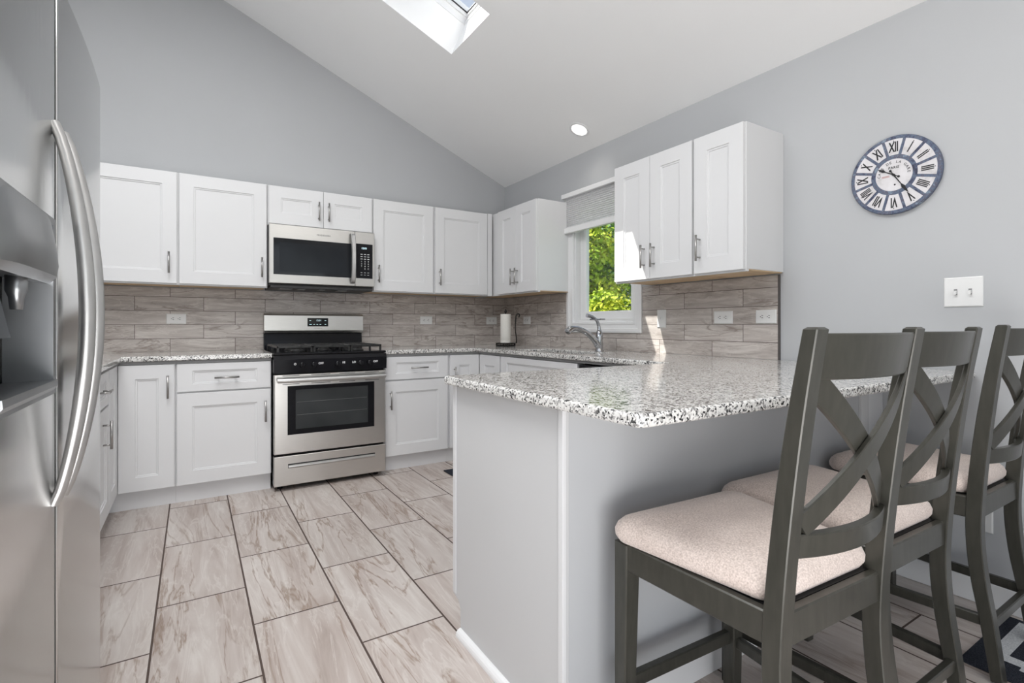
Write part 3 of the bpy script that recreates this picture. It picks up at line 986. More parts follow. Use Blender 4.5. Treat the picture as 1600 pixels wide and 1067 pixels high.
# cooktop
bm = bmesh.new()
bx(bm, (RX0, RY - .004, .9005), (RX1, YB - .075, .9165), .006)
ck = part('cooktop', bm, M['black'], rg)
burners = [(.62, RY + .16), (.62, RY + .43), (.8235, RY + .295), (1.027, RY + .16), (1.027, RY + .43)]
for x, y in burners:
    bm = bmesh.new()
    lathe(bm, [(.052, .9168), (.050, .922), (.040, .925), (.038, .931), (.034, .934), (.002, .934)], (x, y, 0), n=24)
    part('burner', bm, M['blackmat'], ck, rg)
for x0, x1, cx in ((RX0 + .025, .695, .62), (.700, .947, .8235), (.952, RX1 - .025, 1.027)):
    bm = bmesh.new()
    y0, y1 = RY + .03, RY + .565
    z0, z1 = .945, .961
    for y in (y0, y1 - .012, (y0 + y1) / 2 - .006):
        bx(bm, (x0, y, z0), (x1, y + .012, z1), .003)
    for x in (x0, x1 - .012):
        bx(bm, (x, y0, z0), (x + .012, y1, z1), .003)
    bx(bm, (cx - .005, y0, z0), (cx + .005, y1, z1), .002)
    for yc in (RY + .16, RY + .43):
        bx(bm, (x0, yc - .005, z0), (x1, yc + .005, z1), .002)
    for x in (x0, x1 - .014):
        for y in (y0, y1 - .014, (y0 + y1) / 2 - .007):
            bx(bm, (x, y, .9168), (x + .014, y + .014, z0 + .002), .002)
    part('grate', bm, M['blackmat'], ck, rg)
# backguard
bm = bmesh.new()
GY = YB - .075
prism(bm, [(GY + .004, .9008), (YB - .012, .9008), (YB - .012, 1.050), (GY + .022, 1.050)], lambda a, b_, d: (d, a, b_), RX0 + .010, RX1 - .002)
part('splash_panel', bm, M['black'], rg)
bm = bmesh.new()
prism(bm, [(GY + .006, 1.038), (YB - .012, 1.0502), (YB - .012, 1.190), (GY + .012, 1.190), (GY - .010, 1.176), (GY - .012, 1.06), (GY - .004, 1.042)], lambda a, b_, d: (d, a, b_), RX0 + .010, RX1 + .002)
gd = part('backguard', bm, M['steel'], rg)
part('display', BX((.765, GY - .0155, 1.092), (.922, GY - .0118, 1.158), .003), M['dglass'], gd, rg)
bm = bmesh.new()
gf = lambda x0, z0: (lambda x, y, z: Vector((x0 + x, GY - .0158 - z, z0 + y)))
text_into(bm, '12:01', .018, gf(.850, 1.138), .0002)
for i, xx in enumerate((.785, .79, .815, .838, .862, .90, .785, .90)):
    zz = 1.108 if i not in (6, 7) else 1.138
    bx(bm, (xx - .006, GY - .0160, zz - .002), (xx + .006, GY - .0156, zz + .002))
part('display_digits', bm, M['digits'], gd, rg)
bm = bmesh.new(); text_into(bm, 'FRIGIDAIRE', .010, lambda x, y, z: Vector((.845 + x, GY - .0122 - z, 1.076 + y)), .0002, spacing=1.25)
part('nameplate', bm, M['grey_mark'], gd, rg)

# ------------------------------------------------------------------ microwave
MX0, MX1, MY, MZ0, MZ1 = .4545, 1.2035, YB - .400, 1.388, 1.8195
mw = thing('microwave', 'stainless over-the-range microwave with a dark window above the range', 'microwave', (.829, 4.15, MZ0))
part('body', BX((MX0 + .002, MY + .045, MZ0), (MX1 - .002, YB - .012, MZ1)), M['dark'], mw)
DXR = 1.052
md = part('door', BX((MX0, MY, MZ0 + .012), (DXR, MY + .044, MZ1), .004), M['steel'], mw)
bm = bmesh.new(); bx(bm, (.482, MY - .0016, 1.462), (1.045, MY - .0002, 1.722), .0006)
wd = part('window', bm, M['dglass'], md, mw)
part('mesh_screen', BX((.520, MY - .0020, 1.484), (.990, MY - .0017, 1.690)), M['screen'], md, mw)
bm = bmesh.new()
p = smooth_path([(1.030, MY + .0, MZ1 - .020), (1.030, MY - .030, MZ1 - .035), (1.030, MY - .050, MZ1 - .12), (1.030, MY - .055, 1.60), (1.030, MY - .050, MZ0 + .13), (1.030, MY - .030, MZ0 + .045), (1.030, MY + .0, MZ0 + .030)], 6)
secs = []
for i, q in enumerate(p):
    secs.append([q + Vector((-.017, 0, 0)), q + Vector((-.012, -.009, 0)), q + Vector((.012, -.009, 0)), q + Vector((.017, 0, 0)), q + Vector((.012, .006, 0)), q + Vector((-.012, .006, 0))])
loft(bm, secs)
part('handle', bm, M['steel_h'], md, mw, smooth=35)
cpl = part('control_panel', BX((DXR + .002, MY, MZ0 + .012), (MX1, MY + .044, MZ1), .004), M['steel'], mw)
part('keypad', BX((DXR + .008, MY - .0014, 1.462), (MX1 - .016, MY - .0002, 1.728), .0006), M['black'], cpl, mw)
bm = bmesh.new()
kf = lambda x0, z0: (lambda x, y, z: Vector((x0 + x, MY - .0017 - z, z0 + y)))
text_into(bm, '12:01', .020, kf(1.122, 1.694), .0002, bold=.0004)
part('display_digits', bm, M['digits'], cpl, mw)
bm = bmesh.new()
for r_ in range(3):
    for c in range(3):
        bx(bm, (1.094 + c * .026, MY - .0019, 1.645 - r_ * .018), (1.110 + c * .026, MY - .0016, 1.650 - r_ * .018))
for i, ch in enumerate('123456789'):
    text_into(bm, ch, .014, kf(1.102 + (i % 3) * .026, 1.592 - (i // 3) * .018), .0002, bold=.0003)
for c, s_ in enumerate(('0', 'C')):
    text_into(bm, s_, .014, kf(1.128 + c * .026, 1.536), .0002, bold=.0003)
for r_ in range(2):
    for c in range(3):
        bx(bm, (1.094 + c * .026, MY - .0019, 1.505 - r_ * .018), (1.108 + c * .026, MY - .0016, 1.5075 - r_ * .018))
part('key_marking', bm, M['white_mark'], cpl, mw)
bm = bmesh.new(); text_into(bm, 'FRIGIDAIRE', .0155, lambda x, y, z: Vector((.822 + x, MY - .0004 - z, 1.765 + y)), .0002, bold=.0004, spacing=1.25)
part('nameplate', bm, M['grey_mark'], md, mw)
bm = bmesh.new(); bx(bm, (MX0 + .01, MY + .015, MZ0 - .022), (MX1 - .01, YB - .05, MZ0 - .0003), .004)
vg = part('vent_base', bm, M['dark'], mw)
for x0, x1 in ((.53, .61), (.655, .70), (.80, .84), (.93, 1.0)):
    part('light_cover', BX((x0, MY + .03, MZ0 - .027), (x1, MY + .11, MZ0 - .0222), .001), M['grey_strip'], vg, mw)

# ------------------------------------------------------------------ refrigerator
FRX, FGAP, FF, FNR, FZ = -.222, 1.288, 1.842, .855, 1.765
fr = thing('refrigerator', 'tall stainless side-by-side refrigerator with curved handles and a door dispenser', 'refrigerator', (-.6, 1.37, 0))
part('body', BX((XL + .01, FNR + .006, .02), (FRX - .075, FF - .004, FZ - .008), .004), M['fridge'], fr)
part('base_grille', BX((FRX - .074, FNR + .02, .012), (FRX - .03, FF - .02, .085), .003), M['dark'], fr)
for x in (-.93, -.36):
    for y in (FNR + .06, FF - .06):
        bm = bmesh.new(); lathe(bm, [(.02, 0), (.02, .0198)], (x, y, 0), n=12); part('foot', bm, M['dark'], fr)
def fridge_door(y0, y1, hole=None):
    """slightly bowed door front; an optional (y0, y1, z0, z1) opening"""
    bm = bmesh.new()
    z0, z1 = .095, FZ
    ys = [y0 + .004, y0 + .012]
    n = 12
    ys += [y0 + .012 + (y1 - y0 - .024) * k / n for k in range(1, n)] + [y1 - .012, y1 - .004]
    zs = [z0, z1]
    if hole:
        ys = sorted([y for y in ys if not any(abs(y - h) < .012 for h in hole[:2])] + list(hole[:2]))
        zs = [z0, hole[2], hole[3], z1]
    def fx(y):
        t = (y - (y0 + y1) / 2) / ((y1 - y0) / 2)
        ed = max(0, abs(t) - .96) / .04
        return FRX + .006 * (1 - t * t) - .004 * ed * ed
    gv = {}
    for i, y in enumerate(ys):
        for j, z in enumerate(zs):
            gv[i, j] = bm.verts.new((fx(y), y, z))
    back = {}
    for i, y in enumerate(ys):
        for j in (0, len(zs) - 1):
            back[i, j] = bm.verts.new((FRX - .073, y, zs[j]))
    for i in range(len(ys) - 1):
        for j in range(len(zs) - 1):
            if hole and zs[j] >= hole[2] - 1e-6 and zs[j + 1] <= hole[3] + 1e-6 and ys[i] >= hole[0] - 1e-6 and ys[i + 1] <= hole[1] + 1e-6:
                continue
            f = bm.faces.new((gv[i, j], gv[i + 1, j], gv[i + 1, j + 1], gv[i, j + 1])); f.smooth = True
        for j in (0, len(zs) - 1):
            bm.faces.new((gv[i, j], gv[i + 1, j], back[i + 1, j], back[i, j]))
        bm.faces.new((back[i, 0], back[i + 1, 0], back[i + 1, len(zs) - 1], back[i, len(zs) - 1]))
    for i in (0, len(ys) - 1):
        bm.faces.new([gv[i, j] for j in range(len(zs))] + [back[i, len(zs) - 1], back[i, 0]])
    return bm
DH = (.905, 1.236, .975, 1.285)
d1 = part('freezer_door', fridge_door(FNR, FGAP - .004, DH), M['fridge'], fr)
d2 = part('fridge_door', fridge_door(FGAP + .004, FF), M['fridge'], fr)
part('door_gasket', BX((FRX - .070, FGAP - .0038, .10), (FRX - .02, FGAP + .0038, FZ - .005)), M['dark'], fr)
def fridge_handle(yc, zt, zb, bulge):
    bm = bmesh.new()
    pts = []
    n = 28
    for k in range(n + 1):
        t = k / n
        s = math.sin(PI * t)
        pts.append(Vector((FRX + .004 + bulge * s ** .75, yc, zt + (zb - zt) * t)))
    secs = []
    for i, q in enumerate(pts):
        a = pts[max(0, i - 1)]; c = pts[min(n, i + 1)]
        d = (c - a).normalized()
        w = Vector((d.z, 0, -d.x))
        if w.x < 0: w = -w
        th = .009 + .004 * math.sin(PI * i / n)
        wd_ = .015
        yv = Vector((0, 1, 0))
        secs.append([q + w * (th * math.sin(2 * PI * k / 12)) + yv * (wd_ * math.cos(2 * PI * k / 12)) for k in range(12)])
    loft(bm, secs, smooth=True)
    return bm
part('handle', fridge_handle(FGAP - .040, 1.470, .765, .048), M['steel_h'], d1, fr, smooth=50)
part('handle', fridge_handle(FGAP + .040, 1.475, .762, .052), M['steel_h'], d2, fr, smooth=50)
# dispenser: bezel, hood, recess, tray, paddle, nozzle
y0, y1, z0, z1 = DH
bm = rect_ring(bmesh.new(), lambda u, v, d: (FRX + d, u, v), [(y0 - .004, y1 + .004, z0 - .004, z1 + .004, .004), (y0 - .004, y1 + .004, z0 - .004, z1 + .004, .0075), (y0 + .008, y1 - .008, z0 + .008, z1 - .008, .0068), (y0 + .011, y1 - .011, z0 + .011, z1 - .011, -.06), (y0 + .002, y1 - .002, z0 + .002, z1 - .002, -.06)])
ds = part('dispenser_bezel', bm, M['disp'], d1, fr, 'polished dispenser surround')
bm = bmesh.new()
for lo, hi in (((FRX - .0725, y0 + .002, z0), (FRX - .066, y1 - .002, z1)),):
    bx(bm, lo, hi)
part('dispenser_recess', bm, M['dispdark'], d1, fr, 'dark recess of the dispenser')
bm = bmesh.new()
hp = [(-.055, 1.280), (.008, 1.287), (.014, 1.262), (.021, 1.228), (.024, 1.200), (.020, 1.181), (.002, 1.170), (-.055, 1.178)]
n = 12; secs = []
for k in range(n + 1):
    t = k / n * 2 - 1
    y = (y0 + y1) / 2 + t * ((y1 - y0) / 2 - .004)
    f = max(0.0, 1 - abs(t) ** 7) * (.82 + .18 * (1 - t * t))
    secs.append([Vector((FRX + (x * (.35 + .65 * f) if x > 0 else x), y, z)) for x, z in hp])
loft(bm, secs)
part('dispenser_hood', bm, M['disp'], d1, fr, smooth=35)
bm = bmesh.new()
prism(bm, [(-.06, .978), (.006, .976), (.013, .986), (.012, .997), (-.06, .994)], lambda a, b_, d: (FRX + a, d, b_), y0 + .006, y1 - .006)
part('drip_tray', bm, M['disp'], d1, fr)
bm = bmesh.new()
loft(bm, [[Vector((FRX - .055, 1.06, 1.17)), Vector((FRX - .055, 1.13, 1.17)), Vector((FRX - .047, 1.13, 1.17)), Vector((FRX - .047, 1.06, 1.17))],
          [Vector((FRX - .035, 1.065, 1.075)), Vector((FRX - .035, 1.125, 1.075)), Vector((FRX - .027, 1.125, 1.075)), Vector((FRX - .027, 1.065, 1.075))]])
part('paddle', bm, M['dispdark'], d1, fr)
bm = bmesh.new(); lathe(bm, [(.014, 1.176), (.014, 1.150), (.010, 1.140), (.008, 1.120)], (FRX - .015, 1.10, 0), n=14)
part('nozzle', bm, M['disp'], d1, fr)

# ------------------------------------------------------------------ outlets and switches
def plate(label, cat, fn, u, v, w, h, kind, name='wall_outlet', group=None):
    """fn(u, v, d) maps onto the wall surface; u right as seen from the room"""
    root = thing(name, label, cat, fn(u, v, 0), group)
    bm = bmesh.new()
    hw, hh = w / 2, h / 2
    loft(bm, [[Vector(fn(u + a * k1, v + b_ * k2, d)) for a, b_ in ((-1, -1), (1, -1), (1, 1), (-1, 1))] for k1, k2, d in ((hw, hh, .0004), (hw, hh, .003), (hw - .004, hh - .004, .006))])
    part('cover_plate', bm, M['plastic'], root)
    def disc(uc, vc, r_, d0, d1, n=20, squash=1.0):
        bm2 = bmesh.new()
        loft(bm2, [[Vector(fn(uc + r_ * math.cos(2 * PI * k / n), vc + max(-r_ * squash, min(r_ * squash, r_ * math.sin(2 * PI * k / n))), d)) for k in range(n)] for d in (d0, d1)])
        return bm2
    def rect(bm2, uc, vc, a, b_, d0, d1):
        loft(bm2, [[Vector(fn(uc + s * a, vc + t * b_, d)) for s, t in ((-1, -1), (1, -1), (1, 1), (-1, 1))] for d in (d0, d1)])
    if kind == 'outlet_h':
        for s in (-1, 1):
            uc = u + s * .0195
            rc = part('receptacle', disc(uc, v, .0155, .006, .0075, squash=1), M['plastic'], root)
            bm2 = bmesh.new()
            rect(bm2, uc + .001, v + .006, .0045, .0014, .0074, .0078)
            rect(bm2, uc + .001, v - .006, .0045, .0014, .0074, .0078)
            rect(bm2, uc - .009, v, .0022, .0022, .0074, .0078)
            part('slot', bm2, M['dark'], rc, root)
    elif kind == 'outlet_v':
        for s in (-1, 1):
            vc = v + s * .0195
            rc = part('receptacle', disc(u, vc, .0155, .006, .0075), M['plastic'], root)
            bm2 = bmesh.new()
            rect(bm2, u - .006, vc + .001, .0014, .0045, .0074, .0078)
            rect(bm2, u + .006, vc + .001, .0014, .0045, .0074, .0078)
            part('slot', bm2, M['dark'], rc, root)
    elif kind == 'toggles':
        for s in (-1, 1):
            uc = u + s * .023
            bm2 = bmesh.new(); rect(bm2, uc, v, .0055, .012, .0058, .0066)
            part('toggle_slot', bm2, M['grey_strip'], root)
            bm2 = bmesh.new()
            loft(bm2, [[Vector(fn(uc + a * .0042, v + b_ + o2, d)) for a, b_ in ((-1, -.006), (1, -.006), (1, .006), (-1, .006))] for o2, d in ((0, .0064), (-.006, .020))])
            part('toggle', bm2, M['plastic'], root)
    else:
        bm2 = bmesh.new(); rect(bm2, u, v, .0045, .011, .0058, .0066)
        part('toggle_slot', bm2, M['plastic'], root)
        bm2 = bmesh.new()
        loft(bm2, [[Vector(fn(u + a * .004, v + b_ + o2, d)) for a, b_ in ((-1, -.006), (1, -.006), (1, .006), (-1, .006))] for o2, d in ((0, .0064), (.006, .018))])
        part('toggle', bm2, M['plastic'], root)
    return root
sb = lambda u, v, d: (u, YB - .010 - d, v)
sr = lambda u, v, d: (XR - .010 - d, -u, v)     # u grows towards the camera
wr_ = lambda u, v, d: (XR - d, -u, v)
OG = 'white wall outlets'
plate('white sideways outlet on the backsplash left of the range', 'outlet', sb, -.100, 1.146, .118, .072, 'outlet_h', group=OG)
plate('white sideways outlet on the backsplash right of the range', 'outlet', sb, 1.795, 1.147, .116, .072, 'outlet_h', group=OG)
plate('white sideways outlet partly behind the paper towel roll', 'outlet', sb, 2.478, 1.147, .116, .072, 'outlet_h', group=OG)
plate('white sideways outlet right of the paper towels beside the corner', 'outlet', sr, -3.933, 1.147, .116, .072, 'outlet_h', group=OG)
plate('white sideways outlet on the backsplash, second from its exposed end', 'outlet', sr, -1.868, 1.145, .122, .074, 'outlet_h', group=OG)
plate('white sideways outlet at the exposed end of the backsplash', 'outlet', sr, -1.606, 1.145, .116, .074, 'outlet_h', group=OG)
plate('white upright single switch plate right of the window', 'switch', sr, -2.330, 1.143, .072, .118, 'toggle', 'light_switch')
plate('white double switch plate on the grey wall below the clock', 'switch', wr_, -.777, 1.232, .124, .120, 'toggles', 'light_switch')
plate('white outlet low on the grey wall behind the stool farthest from the refrigerator', 'outlet', wr_, -.722, .345, .072, .118, 'outlet_v')

# ------------------------------------------------------------------ recessed light
lx, ly = 2.44, 2.952
lt = thing('recessed_light', 'lit white recessed downlight in the sloped ceiling', 'ceiling light', cp(lx, ly))
e1 = Vector((1, 0, -CM)).normalized(); e2 = Vector((0, 1, 0))
def disc_ring(bm, prof, n=36, closed=True):
    loft(bm, [[cp(lx, ly) + e1 * (r_ * math.cos(2 * PI * k / n)) + e2 * (r_ * math.sin(2 * PI * k / n)) - nrm * d for k in range(n)] for r_, d in prof], closed=closed, caps=not closed, smooth=False)
    return bm
part('trim_ring', disc_ring(bmesh.new(), [(.078, .0006), (.078, .004), (.070, .008), (.060, .006), (.058, .0006)]), M['trimw'], lt, smooth=40)
part('lamp_lens', disc_ring(bmesh.new(), [(.057, .0006), (.057, .0035), (.03, .006), (.002, .007)], closed=False), M['bulb'], lt, label='glowing white lens', smooth=60)
pl_ = bpy.data.lights.new('downlight', 'SPOT'); pl_.energy = 3; pl_.spot_size = R(120); pl_.spot_blend = .8; pl_.shadow_soft_size = .06; pl_.color = (1, .95, .88)
po = bpy.data.objects.new('downlight', pl_); COL.objects.link(po); po.location = cp(lx, ly, -.02)

# ------------------------------------------------------------------ wall clock
CYK, CZK, CR = 1.010, 1.760, .172
wc = thing('wall_clock', 'round distressed blue and white clock with Roman numerals on the grey wall', 'clock', (XR, CYK, CZK))
# local dial coordinates: a to the viewer's right (towards -Y), b up, d out of the wall
ck_ = lambda a, b_, d: Vector((XR - d, CYK - a, CZK + b_))
bm = bmesh.new()
n = 72
loft(bm, [[ck_(r_ * math.cos(2 * PI * k / n), r_ * math.sin(2 * PI * k / n), d) for k in range(n)] for r_, d in ((CR - .004, .0006), (CR, .004), (CR, .018), (CR - .003, .021))])
part('clock_body', bm, M['clockblue'], wc, label='distressed blue board')
bm = bmesh.new()
def wedge(r0, r1, a0, a1, gap, d0, d1, m=6):
    pts = []
    for k in range(m + 1):
        t = a0 + (a1 - a0) * k / m
        pts.append((r1, t, k))
    outer = [(r1 * math.cos(a0 + gap / r1 + (a1 - a0 - 2 * gap / r1) * k / m), r1 * math.sin(a0 + gap / r1 + (a1 - a0 - 2 * gap / r1) * k / m)) for k in range(m + 1)]
    inner = [(r0 * math.cos(a0 + gap / r0 + (a1 - a0 - 2 * gap / r0) * k / m), r0 * math.sin(a0 + gap / r0 + (a1 - a0 - 2 * gap / r0) * k / m)) for k in range(m, -1, -1)]
    loft(bm, [[ck_(a, b_, d) for a, b_ in outer + inner] for d in (d0, d1)])
for h in range(12):
    c = PI / 2 - h * PI / 6
    wedge(.088, .156, c - PI / 12, c + PI / 12, .0060, .0208, .0220)
loft(bm, [[ck_(.070 * math.cos(2 * PI * k / 48), .070 * math.sin(2 * PI * k / 48), d) for k in range(48)] for d in (.0208, .0220)])
part('dial_panels', bm, M['clockwhite'], wc, label='aged white dial panels')
bm = bmesh.new()
def radial(ang, r_):
    ca, sa = math.cos(ang), math.sin(ang)
    # text x runs clockwise, text y runs outwards
    return lambda x, y, z: ck_((r_ + y) * ca + x * sa, (r_ + y) * sa - x * ca, .0224 + z)
for h, s_ in enumerate(('XII', 'I', 'II', 'III', 'IIII', 'V', 'VI', 'VII', 'VIII', 'IX', 'X', 'XI')):
    w_ = .72 if len(s_) > 3 else .8
    base = radial(PI / 2 - h * PI / 6, .120)
    text_into(bm, s_, .060, (lambda f, k: (lambda x, y, z: f(x * k, y, z)))(base, w_ * .62), .0003, bold=.0018)
    # a small dot beyond each numeral
    c = PI / 2 - h * PI / 6
    loft(bm, [[ck_(.148 * math.cos(c) + .0022 * math.cos(k), .148 * math.sin(c) + .0022 * math.sin(k), d) for k in (0, 1.05, 2.09, 3.14, 4.19, 5.24)] for d in (.0221, .0226)])
part('numerals', bm, M['ink'], wc, label='black Roman numerals')
bm = bmesh.new()
s_ = 'CAFE DE LA GARE'
for i, ch in enumerate(s_):
    if ch == ' ': continue
    ang = PI / 2 + R(88) - R(176) * i / (len(s_) - 1)
    text_into(bm, ch, .0155, radial(ang, .056), .0002, bold=.0001)
part('dial_lettering', bm, M['ink'], wc)
bm = bmesh.new()
text_into(bm, 'PARIS', .0145, lambda x, y, z: ck_(x, y + .032, .0223 + z), .0002, bold=.0003, spacing=1.15)
loft(bm, [[ck_(.004 + .004 * math.cos(k), -.044 + .004 * math.sin(k), d) for k in (0, 1.05, 2.09, 3.14, 4.19, 5.24)] for d in (.0221, .0224)])
part('city_lettering', bm, M['ink'], wc)
bm = bmesh.new()
for k in range(3):
    z = -.001 - k * .0028
    loft(bm, [[ck_(a, b_, d) for a, b_ in ((-.046, z), (-.016, z), (-.016, z + .0012), (-.046, z + .0012))] for d in (.0221, .0223)])
part('red_print', bm, M['redink'], wc)
def hand(ang, ln, tail, w, d0):
    bm = bmesh.new()
    ca, sa = math.cos(ang), math.sin(ang)
    prof = [(-tail - .006, 0), (-tail - .003, .0045), (-tail + .003, .0045), (-tail + .006, .0015), (0, w * .6), (ln * .5, w * .45), (ln * .58, w), (ln * .66, w * 1.7), (ln * .74, w * .9), (ln * .82, w * 1.1), (ln, 0.0004)]
    poly = [(a, b_) for a, b_ in prof] + [(a, -b_) for a, b_ in reversed(prof)][1:]
    poly = [p_ for i, p_ in enumerate(poly) if i == 0 or (abs(p_[0] - poly[i - 1][0]) + abs(p_[1] - poly[i - 1][1])) > 1e-6]
    loft(bm, [[ck_(a * ca - b_ * sa, a * sa + b_ * ca, d) for a, b_ in poly] for d in (d0, d0 + .001)])
    return bm
part('hour_hand', hand(PI / 2 + R(59), .072, .022, .004, .0236), M['ink'], wc)
part('minute_hand', hand(PI / 2 - R(148), .106, .022, .0042, .0252), M['ink'], wc)
bm = bmesh.new(); loft(bm, [[ck_(.005 * math.cos(2 * PI * k / 16), .005 * math.sin(2 * PI * k / 16), d) for k in range(16)] for d in (.0221, .029)])
part('hub', bm, M['ink'], wc)

# ------------------------------------------------------------------ paper towels
TX, TY = 2.375, 3.900
ph = thing('paper_towel_holder', 'black wrought iron paper towel holder on the corner countertop', 'paper towel holder', (TX, TY, CT1))
bm = bmesh.new()
for k in range(4):
    a = PI / 4 + k * PI / 2
    tube(bm, [(TX + .085 * math.cos(a), TY + .085 * math.sin(a), CT1 + .0006), (TX + .085 * math.cos(a), TY + .085 * math.sin(a), CT1 + .028)], .005, 8)
for z in (CT1 + .006, CT1 + .027):
    lathe(bm, [(.081, z - .004), (.089, z - .004), (.089, z + .004), (.081, z + .004)], (TX, TY, 0), n=32)
for k in range(10):
    a = 2 * PI * k / 10
    c = Vector((TX + .085 * math.cos(a), TY + .085 * math.sin(a), CT1 + .0165)); t = Vector((-math.sin(a), math.cos(a), 0))
    tube(bm, [c + t * (.017 * math.cos(q)) + Vector((0, 0, .009 * math.sin(q))) for q in [2 * PI * j / 14 for j in range(15)]], .0028, 6)
bx(bm, (TX - .083, TY - .006, CT1 + .024), (TX + .083, TY + .006, CT1 + .030)); bx(bm, (TX - .006, TY - .083, CT1 + .024), (TX + .006, TY + .083, CT1 + .030))
part('base', bm, M['iron'], ph)
bm = bmesh.new()
tube(bm, [(TX, TY, CT1 + .03), (TX, TY, CT1 + .300)], .005, 8)
lathe(bm, [(.010, CT1 + .300), (.014, CT1 + .308), (.010, CT1 + .318), (.003, CT1 + .334)], (TX, TY, 0), n=14)
part('post', bm, M['iron'], ph)
bm = bmesh.new()
ax, ay = TX + .078, TY - .052
pth = [(ax, ay, CT1 + .028), (ax + .002, ay - .003, CT1 + .06), (ax - .006, ay + .004, CT1 + .15), (ax - .004, ay + .002, CT1 + .24), (ax, ay, CT1 + .275), (ax + .014, ay - .009, CT1 + .292), (ax + .026, ay - .017, CT1 + .278), (ax + .018, ay - .012, CT1 + .258)]
tube(bm, smooth_path(pth, 5), .0055, 8)
part('side_arm', bm, M['iron'], ph)
bm = bmesh.new()
lathe(bm, [(.020, CT1 + .0315), (.0475, CT1 + .0315), (.048, CT1 + .034), (.048, CT1 + .050), (.0472, CT1 + .051), (.048, CT1 + .053), (.048, CT1 + .284), (.047, CT1 + .287), (.020, CT1 + .287)], (TX, TY, 0), n=40)
bmesh.ops.delete(bm, geom=[f for f in bm.faces if len(f.verts) > 4], context='FACES')
bm.verts.ensure_lookup_table()
n_ = 40; tot = len(bm.verts)
for k in range(n_):
    bm.faces.new((bm.verts[k], bm.verts[(k + 1) % n_], bm.verts[tot - n_ + (k + 1) % n_], bm.verts[tot - n_ + k]))
solo('paper_towel_roll', bm, M['paper'], 'full white paper towel roll standing on the black iron holder', 'paper towels', (TX, TY, CT1 + .0315), smooth=40)

# ------------------------------------------------------------------ mats
bm = BX((1.60, 2.62, .0006), (2.03, 3.53, .009), .003)
solo('floor_mat', bm, M['pile'], 'plain black floor mat in front of the sink cabinet', 'mat', (1.81, 3.1, 0))
dm = thing('doormat', 'black and white patterned mat under the stool nearest the right wall', 'mat', (2.37, .25, 0))
MXa, MXb, MYa, MYb = 2.125, 2.60, -.15, .640
part('backing', BX((MXa, MYa, .0005), (MXb, MYb, .0044), .0015), M['pile'], dm)
bm = bmesh.new()
def mp(x0, x1, y0, y1): bx(bm, (x0, y0, .0043), (x1, y1, .0053), .0004)
for x0, x1, y0, y1 in ((2.24, 2.575, .555, .598), (2.24, 2.285, .515, .555), (2.215, 2.575, .488, .515), (2.43, 2.575, .515, .535), (2.215, 2.245, .43, .488), (2.215, 2.575, .405, .43),
                       (2.36, 2.575, .43, .488), (2.215, 2.575, .30, .345), (2.215, 2.26, .12, .30), (2.33, 2.575, .18, .24), (2.215, 2.575, .05, .10)):
    mp(x0, x1, y0, y1)
part('white_pattern', bm, M['pilew'], dm, label='off-white woven pattern')

# ------------------------------------------------------------------ counter stools
REAR = -.215                                   # rear face of the posts at seat height
PROF = [(0, -.045), (.17, -.026), (.30, -.008), (.43, .001), (.56, -.004), (.73, -.019), (.93, -.043), (1.088, -.067)]
DEPTH = [(0, .030), (.30, .038), (.55, .040), (.80, .036), (1.088, .027)]
HWR, HWF, PW = .200, .227, .038
def post_rear(z): return REAR + sinterp(PROF, z)
def post_dep(z): return interp(DEPTH, z)
def chamf(x0, x1, y0, y1, c=.0022):
    return [(x0 + c, y0), (x1 - c, y0), (x1, y0 + c), (x1, y1 - c), (x1 - c, y1), (x0 + c, y1), (x0, y1 - c), (x0, y0 + c)]
def bar(p0, p1, w, h, c=.003):
    """straight bar with chamfered section, h vertical, w horizontal"""
    bm = bmesh.new()
    p0, p1 = Vector(p0), Vector(p1)
    d = (p1 - p0).normalized(); s = Vector((d.y, -d.x, 0)).normalized(); u = Vector((0, 0, 1))
    secs = [[p + s * a + u * b_ for a, b_ in chamf(-w / 2, w / 2, -h / 2, h / 2, c)] for p in (p0, p1)]
    return loft(bm, secs)
def bow(t, amt): return -amt * (1 - (2 * t - 1) ** 2)

